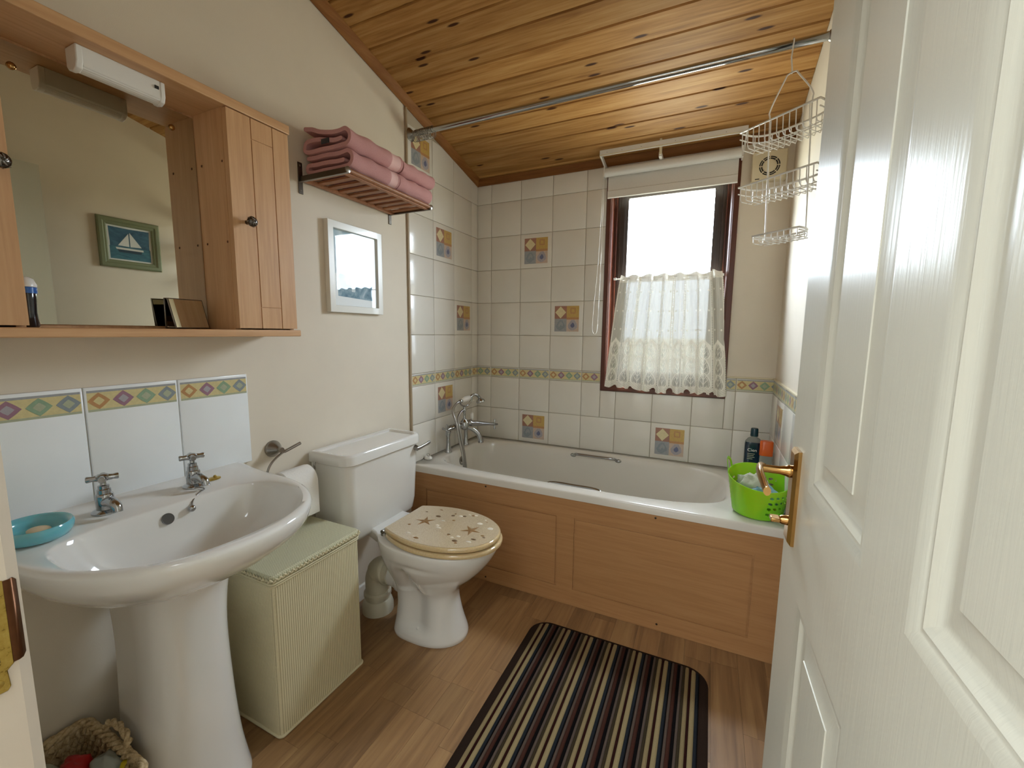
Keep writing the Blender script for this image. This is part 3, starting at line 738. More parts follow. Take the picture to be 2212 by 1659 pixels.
# ---- extractor fan
t_ = thing('extractor_fan', 'square cream extractor fan with a round grille beside the window', 'extractor fan', (1.569, 0, 1.99))
m_ = MB(); rings_rect(m_, py, 1.498, 1.641, 1.922, 2.058, [(0, 0), (0, .026), (.004, .031), (.012, .032)]); obj(m_, 'cover', 'cream_plastic', t_, smooth=35)
fc = Vector((1.571, -.0322, 1.988))
for r0, r1 in ((.0290, .0350), (.0372, .0425)):
    m_ = MB(); n = 8
    for k in range(n):
        a0, a1 = 2 * PI * k / n + .05, 2 * PI * (k + 1) / n - .05
        pts = [fc + Vector((math.cos(a) * r1, 0, math.sin(a) * r1)) for a in [a0 + (a1 - a0) * i / 8 for i in range(9)]] + [fc + Vector((math.cos(a) * r0, 0, math.sin(a) * r0)) for a in [a1 - (a1 - a0) * i / 8 for i in range(9)]]
        m_.add(pts, [(i, i + 1, 16 - i, 17 - i) for i in range(8)])
    obj(m_, 'grille_slot', 'dark_slot', t_, clean=False)
obj(MB().lathe([(.028, 0), (.026, .004), (.018, .006)], (1.571, -.032, 1.988), (0, -1, 0), 28), 'cap', 'cream_plastic', t_, smooth=40)
obj(MB().box(1.515, 1.533, -.0326, -.032, 1.932, 1.936), 'indicator', 'dark_slot', t_)

# ---- bath
BZ = .527
bt = thing('bathtub', 'off-white built-in bathtub under the window with a wide flat rim', 'bath', (.835, -.35, 0))
def sup(cx, cy, ax0, ax1, b, n0, n1, z, N=96, nf=None):
    out = []
    for k in range(N):
        a = 2 * PI * k / N; c, s = math.cos(a), math.sin(a); n = n1 if c > 0 else n0; ax = ax1 if c > 0 else ax0
        e = 2 / n
        out.append(Vector((cx + ax * math.copysign(abs(c) ** e, c), cy + b * math.copysign(abs(s) ** e, s), z)))
    return out
def outer_rect(x0, x1, y0, y1, z, ref, cx, cy):
    out = []
    for p in ref:
        d = Vector((p.x - cx, p.y - cy)); tx = ((x1 - cx) if d.x > 0 else (x0 - cx)) / d.x if abs(d.x) > 1e-6 else 1e9
        ty = ((y1 - cy) if d.y > 0 else (y0 - cy)) / d.y if abs(d.y) > 1e-6 else 1e9
        t = min(tx, ty); out.append(Vector((cx + d.x * t, cy + d.y * t, z)))
    # snap the nearest points onto the corners
    for X_ in (x0, x1):
        for Y_ in (y0, y1):
            i = min(range(len(out)), key=lambda k: (out[k] - Vector((X_, Y_, z))).length); out[i] = Vector((X_, Y_, z))
    return out
cx, cy = .78, -.342
r0 = sup(cx, cy, .705, .705, .285, 5, 3.6, BZ, 120)
X0, X1, Y0, Y1 = .002, W - .002, -.702, -.0085
R_ = [outer_rect(X0, X1, Y0, Y1, BZ - .034, r0, cx, cy), outer_rect(X0, X1, Y0, Y1, BZ - .008, r0, cx, cy), outer_rect(X0 + .001, X1 - .001, Y0 + .002, Y1 - .001, BZ - .003, r0, cx, cy), outer_rect(X0 + .004, X1 - .004, Y0 + .007, Y1 - .004, BZ, r0, cx, cy),
      sup(cx, cy, .715, .715, .292, 5, 3.6, BZ, 120), sup(cx, cy, .705, .705, .285, 5, 3.6, BZ - .002, 120), sup(cx, cy, .698, .695, .279, 5, 3.6, BZ - .010, 120), sup(cx, cy, .692, .68, .273, 5, 3.4, BZ - .04, 120),
      sup(cx, cy, .68, .62, .262, 5, 3.2, .40, 120), sup(cx, cy, .665, .55, .25, 4.5, 3, .28, 120), sup(cx, cy, .64, .50, .235, 4.2, 3, .20, 120), sup(cx, cy, .60, .46, .205, 4, 3, .165, 120), sup(cx, cy, .5, .38, .14, 3, 3, .155, 120)]
obj(MB().loft(R_, False, True), 'tub', 'bath_acrylic', bt, smooth=50)
# overflow on the tap end
obj(MB().lathe([(.026, 0), (.0265, .003), (.024, .006), (.016, .0068), (.015, .003), (.009, .003), (.008, .007), (.004, .008)], (.089, -.345, .458), (1, 0, .12), 28), 'overflow', 'chrome_brushed', bt, label='round chrome overflow', smooth=35)
# grab handles, one on each long side
for yy_, sg, xs in ((-.052, -1, (.685, .945)), (-.628, 1, (.70, .985))):
    if sg < 0: pts = bez([(xs[0], yy_ - .012, BZ - .028), (xs[0] + .02, yy_ - .036, BZ - .014), (xs[0] + .05, yy_ - .042, BZ - .012), ((xs[0] + xs[1]) / 2, yy_ - .043, BZ - .012), (xs[1] - .05, yy_ - .042, BZ - .012), (xs[1] - .02, yy_ - .036, BZ - .014), (xs[1], yy_ - .012, BZ - .028)], 8)
    else: pts = bez([(xs[0], yy_ + .010, BZ - .045), (xs[0] + .012, yy_ + .040, BZ - .026), (xs[0] + .05, yy_ + .052, BZ - .018), ((xs[0] + xs[1]) / 2, yy_ + .053, BZ - .018), (xs[1] - .05, yy_ + .052, BZ - .018), (xs[1] - .012, yy_ + .040, BZ - .026), (xs[1], yy_ + .010, BZ - .045)], 8)
    g_ = obj(MB().tube(pts, .0075, 12), 'grab_handle', 'chrome', bt, label='chrome grab handle', smooth=60)
    for q in (pts[0], pts[-1]): obj(MB().sphere(q, .013, 12, (1.5, 1, .9)), 'foot', 'chrome', g_, smooth=60)

# ---- bath panel
bp = thing('bath_surround', 'beech-effect panel with routed rectangles along the front of the bath', 'bath panel', (.835, -.69, 0))
pp = plane_fn('y-', -.682)
rects = [(.105, .800, .085, .403), (.890, 1.560, .085, .403)]
gw = .007
def prof_x():
    s_ = {.001, W - .001}
    for r in rects: s_ |= {r[0] - gw, r[0], r[1], r[1] + gw}
    return sorted(s_)
us_ = prof_x(); vs2 = sorted({.001, .493} | {q for r in rects for q in (r[2] - gw, r[2], r[3], r[3] + gw)})
def dep(u, v):
    for a, b, c, d in rects:
        if a - gw < u < b + gw and c - gw < v < d + gw: return .0115 if not (a < u < b and c < v < d) else .016
    return .016
m_ = MB(); cells(m_, pp, us_, vs2, dep)
m_.loft([[pp(.001, .001, .016), pp(W - .001, .001, .016), pp(W - .001, .493, .016), pp(.001, .493, .016)], [pp(.001, .001, 0), pp(W - .001, .001, 0), pp(W - .001, .493, 0), pp(.001, .493, 0)]], False, True)
bpb = obj(m_, 'board', 'bath_panel_wood', bp)
for x_, z_ in ((.445, .489), (1.217, .482), (.446, .021), (1.243, .029)):
    z_ = min(z_, .480); obj(MB().lathe([(.0042, 0), (.0042, .001), (.002, .0016)], (x_, -.698, z_), (0, -1, 0), 12), 'screw_cap', 'knob_metal', bp)

# ---- bath shower mixer
LX = .055
mx_ = thing('bath_mixer_tap', 'old-fashioned chrome bath mixer with telephone handset on the bath rim', 'tap', (LX, -.34, BZ))
for yy_ in (-.428, -.238):
    l_ = obj(MB().lathe([(.021, 0), (.021, .004), (.018, .008), (.0145, .022), (.0115, .05), (.0105, .085), (.0125, .105), (.0155, .112), (.016, .124), (.0125, .13)], (LX, yy_, BZ), (0, 0, 1), 22), 'pillar', 'chrome', mx_, smooth=40)
ztop = BZ + .128
obj(MB().tube(bez([(LX, -.428, ztop - .012), (LX + .004, -.424, ztop + .008), (LX + .02, -.40, ztop + .014), (LX + .05, -.35, ztop + .018)], 8), [.015] * 8 + [.0165] * 8 + [.0185] * 9, 16), 'body_arm', 'chrome', mx_, smooth=60)
obj(MB().tube(bez([(LX, -.238, ztop - .012), (LX + .006, -.242, ztop + .006), (LX + .025, -.28, ztop + .012), (LX + .05, -.33, ztop + .018)], 8), [.015] * 8 + [.0165] * 8 + [.0185] * 9, 16), 'body_arm', 'chrome', mx_, smooth=60)
cb = Vector((.112, -.345, .678))
obj(MB().lathe([(.016, -.030), (.026, -.020), (.028, 0), (.025, .018), (.016, .026), (.013, .034)], cb, (0, 0, 1), 24), 'body', 'chrome', mx_, smooth=50)
obj(MB().tube(bez([(.05, -.345, .650), (.08, -.345, .664), cb], 8), .014, 16), 'neck', 'chrome', mx_, smooth=60)
sp_ = bez([cb + Vector((.012, .0, -.012)), (.150, -.325, .652), (.178, -.308, .625), (.192, -.300, .588), (.194, -.299, .570)], 10)
obj(MB().tube(sp_, [.012 + .004 * (i / len(sp_)) for i in range(len(sp_))], 18), 'spout', 'chrome', mx_, smooth=60)
# valve with cross head toward the far wall, and its twin toward the room
for s_, a_, ax in ((1, Vector((.112, -.325, .682)), Vector((.10, .165, -.028))), (-1, Vector((.095, -.365, .676)), Vector((-.02, -.11, -.01)))):
    axn = ax.normalized(); L = ax.length
    v_ = obj(MB().lathe([(.013, 0), (.021, .010), (.0225, .024), (.017, .040), (.0185, .052), (.014, L * .55), (.009, L * .82), (.0095, L)], a_, axn, 20), 'valve', 'chrome', mx_, smooth=40)
    c0 = a_ + axn * L; o1 = axn.orthogonal().normalized(); o2 = axn.cross(o1)
    m_ = MB(); m_.sphere(c0, .009, 12)
    for k in range(4):
        d_ = o1 * math.cos(PI / 2 * k + .6) + o2 * math.sin(PI / 2 * k + .6)
        m_.tube([c0, c0 + d_ * .012, c0 + d_ * .028, c0 + d_ * .032], [.006, .0048, .0066, .0045], 10)
    obj(m_, 'cross_head', 'chrome', v_, smooth=60)
# riser with diverter lever, cradle and handset
obj(MB().tube([cb + Vector((0, 0, z_)) for z_ in (.028, .04, .075, .082, .088, .104)], [.010, .0075, .0075, .011, .008, .007], 16), 'riser', 'chrome', mx_, smooth=40)
obj(MB().tube([cb + Vector((.012, .018, .01)), cb + Vector((.022, .030, .020)), cb + Vector((.030, .040, .032))], .004, 8), 'lever_stem', 'chrome', mx_)
obj(MB().lathe([(.004, 0), (.0085, .006), (.0095, .022), (.0075, .036), (.004, .040)], cb + Vector((.028, .038, .026)), (0, 0, 1), 16), 'diverter_lever', 'white_plastic', mx_, label='white ceramic diverter lever', smooth=50)
hc = Vector((.118, -.335, .826))       # handle centre
hdv = Vector((.02, .10, .018)).normalized()
cr = [hc - hdv * .048 + Vector((0, 0, .002)), hc - hdv * .046 + Vector((0, 0, -.018)), hc - hdv * .02 + Vector((0, 0, -.036)), hc + Vector((0, 0, -.041)), hc + hdv * .02 + Vector((0, 0, -.036)), hc + hdv * .046 + Vector((0, 0, -.018)), hc + hdv * .048 + Vector((0, 0, .002))]
obj(MB().tube(bez(cr, 6), .0045, 10), 'cradle', 'chrome', mx_, smooth=60)
hs = obj(MB().lathe([(.008, -.036), (.013, -.028), (.017, -.005), (.017, .010), (.013, .028), (.008, .036)], hc, hdv, 24), 'handset', 'white_plastic', mx_, label='white ceramic shower handset', smooth=60)
obj(MB().lathe([(.0085, -.058), (.011, -.054), (.011, -.040), (.008, -.034)], hc, hdv, 16), 'collar', 'chrome', hs, smooth=40)
nk = bez([hc + hdv * .034, hc + hdv * .052 + Vector((0, 0, .006)), hc + hdv * .075 + Vector((.006, 0, .004)), hc + hdv * .094 + Vector((.012, 0, -.012)), hc + hdv * .102 + Vector((.016, 0, -.026))], 8)
obj(MB().tube(nk, [.008 + .001 * (i / len(nk)) for i in range(len(nk))], 14), 'neck', 'chrome', hs, smooth=60)
obj(MB().lathe([(.008, 0), (.012, .004), (.024, .014), (.0275, .022), (.0275, .026), (.024, .028)], hc + hdv * .098 + Vector((.014, 0, -.020)), (.25, .1, -.9), 26), 'rose', 'chrome', hs, smooth=40)
he = hc - hdv * .058
hose = bez([he, he + Vector((-.006, -.028, -.010)), he + Vector((-.012, -.050, -.05)), (.128, -.455, .70), (.155, -.463, .60), (.178, -.468, .52), (.185, -.468, .44), (.182, -.452, .385), (.178, -.438, .44), (.165, -.432, .52), (.138, -.428, .64), (.112, -.415, .715), (.108, -.385, .752), (.112, -.352, .765)], 12)
obj(MB().tube(hose, [.0062 + .0005 * (i % 2) for i in range(len(hose))], 12), 'hose', 'chrome_brushed', mx_, label='ribbed metal shower hose', smooth=60)

# ---- bath plug with its chain ring on the rim
t_ = thing('bath_plug', 'small white rubber plug lying on the tap end of the bath rim', 'plug', (.030, -.585, BZ))
obj(MB().lathe([(.021, 0), (.022, .004), (.019, .008), (.017, .012), (.008, .013)], (.030, -.585, BZ + .0005), (0, 0, 1), 20), 'stopper', 'white_plastic', t_, smooth=40)
obj(MB().tube(arc((.030, -.585, BZ + .022), .008, 0, 2 * PI, 18)[:-1], .0012, 6, closed=True), 'ring', 'chrome', t_)

# ---- toilet
TY = -1.078
to = thing('toilet', 'white close-coupled toilet with a sand-coloured seashell lid', 'toilet', (.40, TY, 0))
def pan_ring(z, xb, xf, hw, nb=3.0, nf=2.1, N=72, xm=None):
    xm = xm if xm is not None else xb + (xf - xb) * .45
    out = []
    for k in range(N):
        a = 2 * PI * k / N; c, s = math.cos(a), math.sin(a)
        n = nf if c > 0 else nb; ax = (xf - xm) if c > 0 else (xm - xb); e = 2 / n
        out.append(Vector((xm + ax * math.copysign(abs(c) ** e, c), TY + hw * math.copysign(abs(s) ** e, s), z)))
    return out
prf = [(0.0, .262, .560, .112, 3.5), (.012, .260, .562, .114, 3.5), (.03, .262, .558, .110, 3.5), (.07, .266, .545, .100, 3.3), (.12, .268, .532, .092, 3.2), (.165, .262, .524, .090, 3.0), (.20, .252, .530, .096, 2.9), (.235, .240, .558, .112, 2.8), (.27, .225, .598, .132, 2.6), (.305, .21, .632, .150, 2.5), (.34, .20, .660, .164, 2.4), (.365, .195, .676, .171, 2.4), (.385, .192, .686, .175, 2.4), (.402, .192, .690, .176, 2.4), (.409, .196, .686, .172, 2.4), (.410, .22, .66, .150, 2.4)]
def dense(rows, n=4):
    out = []
    for i in range(len(rows) - 1):
        a, b, c, d = rows[max(i - 1, 0)], rows[i], rows[i + 1], rows[min(i + 2, len(rows) - 1)]
        for k in range(n):
            t = k / n; out.append(tuple(.5 * ((2 * q) + (r - p) * t + (2 * p - 5 * q + 4 * r - s) * t * t + (3 * q - p - 3 * r + s) * t ** 3) for p, q, r, s in zip(a, b, c, d)))
    return out + [rows[-1]]
rg = [pan_ring(z_, xb, xf, hw, nb) for z_, xb, xf, hw, nb in dense(prf)]
for r in rg:      # the hollow side of the foot, widening downward, and the crease under the rim
    for p in r:
        s_ = p.y - TY
        u = (p.x - (.405 - .16 * max(0, (.33 - p.z)) * 0)) / .055
        xc_ = .37 + .02 * (p.z < .2); w = .055 * min(1, max(.35, (.40 - p.z) / .22))
        g_ = math.exp(-((p.x - xc_) / max(w, .012)) ** 2 * 1.2) * max(0, min(1, (.345 - p.z) / .05)) * max(0, min(1, (p.z - .03) / .025))
        p.y -= math.copysign(.030 * g_ * min(1, abs(s_) / .06), s_)
        g2_ = math.exp(-((p.z - .345) / .010) ** 2) * math.exp(-((p.x - .43) / .075) ** 2)
        p.y -= math.copysign(.007 * g2_ * min(1, abs(s_) / .08), s_)
# the throat that climbs backward to the cistern
obj(MB().loft(rg, True, True), 'pan', 'ceramic_white', to, smooth=60)
rg = []
for x_, hw, z0_, z1_ in ((.085, .085, .385, .432), (.15, .095, .375, .428), (.21, .105, .360, .416), (.245, .125, .345, .410), (.29, .150, .34, .4085)):
    rg.append([Vector((x_, TY + a, b)) for a, b in ((-hw, z1_ - .008), (-hw + .006, z1_), (hw - .006, z1_), (hw, z1_ - .008), (hw * .86, z0_), (-hw * .86, z0_))])
obj(MB().loft(rg), 'shelf', 'ceramic_white', to, bevel=.006, seg=3)
ho = obj(MB().tube(bez([(.31, TY, .17), (.25, TY, .185), (.20, TY - .006, .195), (.172, TY - .01, .20)], 6), [.062] * 6 + [.055] * 6 + [.048] * 7, 24), 'outlet', 'ceramic_white', to, smooth=60)
obj(MB().sphere((.395, TY - .083, .045), .0075, 12), 'fixing_cap', 'white_plastic', to, smooth=60)
# grey waste elbow that turns down into the floor
PY = TY - .012
el = bez([(.215, PY, .200), (.185, PY, .200), (.150, PY, .192), (.128, PY, .160), (.125, PY, .12), (.125, PY, .055)], 8)
e_ = obj(MB().tube(el, [.055] * 20 + [.050] * (len(el) - 20), 28), 'waste_elbow', 'pan_pipe', to, label='cream plastic waste elbow', smooth=50)
obj(MB().tube([(.192, PY, .200), (.188, PY, .200), (.180, PY, .198), (.176, PY, .197)], [.056, .0615, .0615, .056], 28), 'collar', 'pan_pipe', e_, smooth=40)
obj(MB().lathe([(.066, 0), (.066, .028), (.060, .048), (.052, .056)], (.125, PY, .001), (0, 0, 1), 28), 'floor_collar', 'pan_pipe', e_, smooth=40)
obj(MB().lathe([(.052, .072), (.058, .076), (.058, .088), (.052, .094)], (.125, PY, 0), (0, 0, 1), 28), 'seal_ring', 'pan_pipe', e_, smooth=40)
# cistern
CY0, CY1 = -1.305, -.862
def crng(z, x1, y0, y1, r, x0=.012, n=6):
    out = []
    for cxx, cyy, a0 in ((x1 - r, y0 + r, -PI / 2), (x1 - r, y1 - r, 0)):
        out += [Vector((cxx + r * math.cos(a0 + PI / 2 * i / n), cyy + r * math.sin(a0 + PI / 2 * i / n), z)) for i in range(n + 1)]
    return out + [Vector((x0, y1, z)), Vector((x0, y0, z))]
rg = [crng(.392, .168, CY0 + .050, CY1 - .050, .040), crng(.400, .178, CY0 + .036, CY1 - .036, .044), crng(.415, .186, CY0 + .022, CY1 - .024, .046), crng(.46, .189, CY0 + .012, CY1 - .014, .046), crng(.60, .193, CY0 + .007, CY1 - .008, .044), crng(.708, .196, CY0 + .004, CY1 - .005, .044)]
obj(MB().loft(rg), 'cistern', 'ceramic_white', to, smooth=50)
rg = [crng(.709, .202, CY0, CY1, .046, .010), crng(.712, .206, CY0 - .003, CY1 + .003, .048, .008), crng(.742, .205, CY0 - .003, CY1 + .003, .048, .008), crng(.750, .201, CY0, CY1, .046, .010), crng(.752, .197, CY0 + .004, CY1 - .004, .044, .012), crng(.751, .188, CY0 + .016, CY1 - .016, .036, .024), crng(.742, .182, CY0 + .024, CY1 - .024, .030, .032)]
obj(MB().loft(rg), 'cistern_lid', 'ceramic_white', to, smooth=45)
fl_ = obj(MB().lathe([(.013, 0), (.013, .006), (.010, .012), (.008, .02)], (.194, -.905, .690), (1, 0, 0), 18), 'flush_lever', 'chrome_brushed', to, label='chrome flush lever', smooth=40)
m_ = MB(); rg = []
for y_, x_, z_, a, b in ((-.915, .213, .688, .006, .009), (-.895, .216, .690, .006, .008), (-.865, .219, .6945, .005, .007), (-.838, .220, .698, .005, .009), (-.826, .2195, .700, .004, .007)):
    rg.append([(x_ + a * math.cos(t), y_, z_ + b * math.sin(t)) for t in [2 * PI * k / 10 for k in range(10)]])
obj(m_.loft(rg), 'arm', 'chrome_brushed', fl_, smooth=60)
# seat and lid
def egg(x0, x1, wb, wm, xm, z, off=0, N=40):
    P_ = []
    for i in range(N + 1):
        t = i / N
        if t < .42: q = t / .42; x_ = x0 + (xm - x0) * q; w = wb + (wm - wb) * math.sin(q * PI / 2) ** .85
        else: q = (t - .42) / .58; a = q * PI / 2; x_ = xm + (x1 - xm) * math.sin(a); w = wm * math.cos(a) ** .92 if q < 1 else 0
        P_.append((x_, w))
    pts = [(x_ , w) for x_, w in P_]
    ring = [Vector((x_, TY + w, z)) for x_, w in pts[:-1]] + [Vector((pts[-1][0], TY, z))] + [Vector((x_, TY - w, z)) for x_, w in pts[:-1][::-1]]
    c = Vector(((x0 + x1) / 2, TY, z))
    if off: ring = [c + (p - c) * (1 - off / max(.05, (p - c).length)) for p in ring]
    return ring
ea = (.268, .700, .118, .168, .46)
def slab_e(z0, z1, args, mat, nm, **k):
    e = lambda z, off: egg(*args, z, off)
    return obj(MB().loft([e(z0, .006), e(z0 + .002, .001), e((z0 + z1) / 2, 0), e(z1 - .004, .001), e(z1 - .001, .004), e(z1, .010)]), nm, mat, to, smooth=45, **k)
slab_e(.413, .430, (.272, .708, .118, .172, .46), 'resin_edge', 'seat', label='cream resin seat')
ld = slab_e(.4345, .4525, ea, 'resin_edge', 'lid', label='sand-coloured lid set with seashells and starfish')
obj(MB().poly(egg(*ea, .4529, .0075)), 'inlay', 'resin_lid', ld)
for y_ in (TY - .098, TY + .098):
    obj(MB().cyl((.252, y_ - .014, .427), (.252, y_ + .014, .427), .0085, n=14), 'hinge', 'chrome_brushed', to, smooth=50)
    obj(MB().lathe([(.013, 0), (.013, .004), (.008, .012)], (.250, y_, .410), (0, 0, 1), 16), 'hinge', 'chrome_brushed', to, smooth=50)
def star(c, r, rot):
    m_ = MB(); c = Vector(c); top = c + Vector((0, 0, .0022)); pts = []
    for k in range(10):
        a = rot + PI * k / 5; rr = r if k % 2 == 0 else r * .30; pts.append(c + Vector((rr * math.cos(a), rr * math.sin(a), 0)))
    P2 = []
    for k in range(10):
        P2.append(pts[k])
    vs_ = P2 + [top]; m_.add(vs_, [(i, (i + 1) % 10, 10) for i in range(10)]); return m_
obj(star((.378, -1.080, .4532), .043, 2.0), 'starfish', 'starfish_tan', ld)
obj(star((.583, -1.068, .4532), .043, 1.2), 'starfish', 'starfish_tan', ld)
def in_lid(x_, y_): return ((x_ - .48) / .18) ** 2 + ((y_ - TY) / .145) ** 2 < 1
r2 = random.Random(3); n_ = 0
while n_ < 34:
    x_, y_ = r2.uniform(.30, .68), r2.uniform(TY - .15, TY + .15)
    if not in_lid(x_, y_) or min(math.hypot(x_ - .378, y_ + 1.08), math.hypot(x_ - .583, y_ + 1.068)) < .042: continue
    if (x_ - .46) ** 2 + (y_ - TY) ** 2 < .03 ** 2 or abs(y_ - TY) > .05 or n_ % 3 == 0 or x_ > .62:
        r_ = r2.uniform(.005, .014)
        obj(MB().sphere((x_, y_, .4525), r_, 8, (1, r2.uniform(.4, .9), .22)), 'shell', r2.choice(['shell_white', 'shell_white', 'shell_brown', 'starfish_tan']), ld, smooth=60); n_ += 1
    else: n_ += .1

# ---- laundry hamper
HX0, HX1, HY0, HY1 = .035, .288, -1.672, -1.346
t_ = thing('laundry_hamper', 'tall pale green woven laundry hamper with a flat lid beside the toilet', 'laundry basket', (.16, -1.51, 0))
def rbox(z, o=0, r=.012, n=4):
    out = []; x0, x1, y0, y1 = HX0 - o, HX1 + o, HY0 - o, HY1 + o
    for cxx, cyy, a0 in ((x1 - r, y1 - r, 0), (x0 + r, y1 - r, PI / 2), (x0 + r, y0 + r, PI), (x1 - r, y0 + r, 3 * PI / 2)):
        out += [Vector((cxx + r * math.cos(a0 + PI / 2 * i / n), cyy + r * math.sin(a0 + PI / 2 * i / n), z)) for i in range(n + 1)]
    return out
obj(MB().loft([rbox(.004), rbox(.488)]), 'body', 'woven_loom', t_, smooth=50)
obj(MB().loft([rbox(.494, .001), rbox(.496, .003), rbox(.512, .003), rbox(.516, .000)]), 'lid', 'woven_lid', t_, smooth=40)
for z_, r_ in ((.0045, .0045), (.489, .0038), (.482, .0026)): obj(MB().tube(rbox(z_, .0015), r_, 8, closed=True), 'edge_cord', 'hamper_cord', t_, smooth=60)
# plaited braid round the lid edge
br = MB(); base = rbox(.503, .005)
L_ = [0]
for i in range(len(base)): L_.append(L_[-1] + (base[(i + 1) % len(base)] - base[i]).length)
def along(s):
    s = s % L_[-1]
    for i in range(len(base)):
        if L_[i + 1] >= s: a, b = base[i], base[(i + 1) % len(base)]; t = (s - L_[i]) / max(1e-9, L_[i + 1] - L_[i]); d = (b - a).normalized(); return a + (b - a) * t, d
nb = 86
for k in range(nb):
    for sd in (0, 1):
        p, d = along(L_[-1] * (k + sd * .5) / nb); out = Vector((d.y, -d.x, 0))
        zc_ = .0035 if sd else -.0035
        a = p + d * -.005 + Vector((0, 0, zc_ * 1.5)) + out * .001; b = p + d * .005 + Vector((0, 0, -zc_ * .6)) + out * .001
        br.tube([a, (a + b) / 2 + out * .0016, b], [.0016, .0034, .0016], 6)
obj(br, 'braid', 'hamper_cord', t_, label='plaited cord edging', smooth=60, clean=False, kind='stuff')

# ---- toilet roll holder and roll
t_ = thing('toilet_roll_holder', 'satin chrome toilet roll holder on the wall beside the washbasin', 'toilet roll holder', (0, -1.452, .80))
obj(MB().lathe([(.029, 0), (.029, .006), (.027, .010), (.017, .024), (.009, .036), (.0095, .039), (.0095, .050)], (.0005, -1.447, .796), (1, 0, 0), 28), 'rose', 'chrome_brushed', t_, smooth=40)
arm = bez([(.045, -1.370, .803), (.045, -1.41, .793), (.045, -1.447, .783), (.046, -1.485, .760), (.047, -1.503, .730), (.052, -1.508, .700), (.060, -1.505, .684), (.066, -1.49, .680), (.066, -1.42, .684), (.066, -1.338, .690), (.066, -1.332, .712), (.066, -1.329, .724)], 8)
obj(MB().tube(arm, [.0055] * 14 + [.0036] * (len(arm) - 14), 12), 'arm', 'chrome_brushed', t_, smooth=60)
t_ = thing('toilet_roll', 'white toilet roll hanging on the chrome holder behind the washbasin', 'toilet roll', (.066, -1.418, .6705))
rl = MB(); R0 = .053; rg = []
for y_, r_ in ((-1.473, R0 - .002), (-1.471, R0), (-1.365, R0), (-1.363, R0 - .002)): rg.append([(.066 + r_ * math.cos(a), y_, .6705 + r_ * math.sin(a)) for a in [2 * PI * k / 40 for k in range(40)]])
ri = [[(.066 + .019 * math.cos(a), y_, .6705 + .019 * math.sin(a)) for a in [2 * PI * k / 40 for k in range(40)]] for y_ in (-1.363, -1.473)]
rl.loft(rg + ri + [rg[0]], False, False); obj(rl, 'roll', 'paper_white', t_, smooth=40)
sh = MB(); pth = [(.066 + (R0 + .001) * math.cos(a), .6705 + (R0 + .001) * math.sin(a)) for a in [PI * .5 - PI * .5 * i / 10 for i in range(11)]] + [(.1205, .63), (.121, .59), (.1215, .556)]
sh.loft([[(a, -1.472, b), (a, -1.364, b), (a + .0006, -1.364, b + .0006), (a + .0006, -1.472, b + .0006)] for a, b in pth]); obj(sh, 'loose_sheet', 'paper_white', t_, smooth=50)

# ---- washbasin on its pedestal
BY = -1.865; RZ = .785
wbn = thing('washbasin', 'white pedestal washbasin with two chrome cross-head taps', 'washbasin', (.27, BY, 0))
def basin_out(z, s=1.0, off=0.0, N=96):
    """plan outline, from the back left corner round the front; the back lies on the wall"""
    pts = []
    fr = [(.0, .304), (.06, .292), (.12, .281), (.18, .274), (.22, .272)]
    for x_, w in fr: pts.append((x_, w))
    for i in range(1, 31):
        a = PI / 2 * i / 30; pts.append((.22 + .330 * math.sin(a) ** (2 / 2.15), .272 * math.cos(a) ** (2 / 2.25) if i < 30 else 0))
    P_ = []
    for x_, w in pts:
        xx = .12 + (x_ - .12) * s if x_ > .12 else x_; ww = w * s
        ww -= off; xx = xx - off * max(0, (x_ - .2) / .35)
        P_.append((max(xx, .0015), max(ww, 0)))
    ring = [Vector((x_, BY + w, z)) for x_, w in P_[:-1]] + [Vector((P_[-1][0], BY, z))] + [Vector((x_, BY - w, z)) for x_, w in P_[:-1][::-1]]
    w0 = P_[0][1]; x0_ = P_[0][0]
    return ring + [Vector((x0_, BY - w0 + 2 * w0 * k / 14, z)) for k in range(1, 14)]
def basin_in(z, sx, sy, dx=0, N=69):
    out = []; xm = .335 + dx; c0 = Vector((.33, BY, 0))
    for p in basin_out(0, 1, .016):
        d = Vector((p.x - .33, p.y - BY)); L = d.length; d = d / L
        axx = (.182 if d.x > 0 else .140) * sx; b = .231 * sy; n = 2.2 if d.x > 0 else 4.2
        if d.x > 0: r = 1 / ((abs(d.x) / axx) ** n + (abs(d.y) / b) ** n) ** (1 / n)
        else: r = 1 / ((abs(d.x) / axx) ** n + (abs(d.y) / b) ** n) ** (1 / n)
        out.append(Vector((xm + d.x * r, BY + d.y * r, z)))
    return out
N0 = len(basin_out(0))
rg = [basin_out(.588, .36), basin_out(.600, .44), basin_out(.625, .56), basin_out(.655, .70), basin_out(.69, .84), basin_out(.72, .93), basin_out(.745, .98), basin_out(.762, .995), basin_out(.775, 1.0), basin_out(.782, 1, .002), basin_out(RZ, 1, .008), basin_out(RZ - .0005, 1, .016)]
inn = [basin_in(RZ - .002, 1.0, 1.0, N=N0), basin_in(RZ - .006, .98, .98, N=N0), basin_in(RZ - .02, .955, .955, N=N0), basin_in(.73, .90, .90, N=N0), basin_in(.70, .83, .82, N=N0), basin_in(.675, .70, .68, -.006, N=N0), basin_in(.658, .5, .47, -.015, N=N0), basin_in(.650, .25, .2, -.02, N=N0), basin_in(.648, .1, .09, -.02, N=N0)]
m_ = MB().loft(rg + inn, True, True)
bs = obj(m_, 'basin', 'ceramic_white', wbn, smooth=70)
obj(MB().lathe([(.019, 0), (.018, .003), (.008, .0035)], (.318, BY, .6485), (0, 0, 1), 20), 'drain', 'chrome', bs, smooth=40)
ovn = Vector((.93, 0, .35)).normalized()
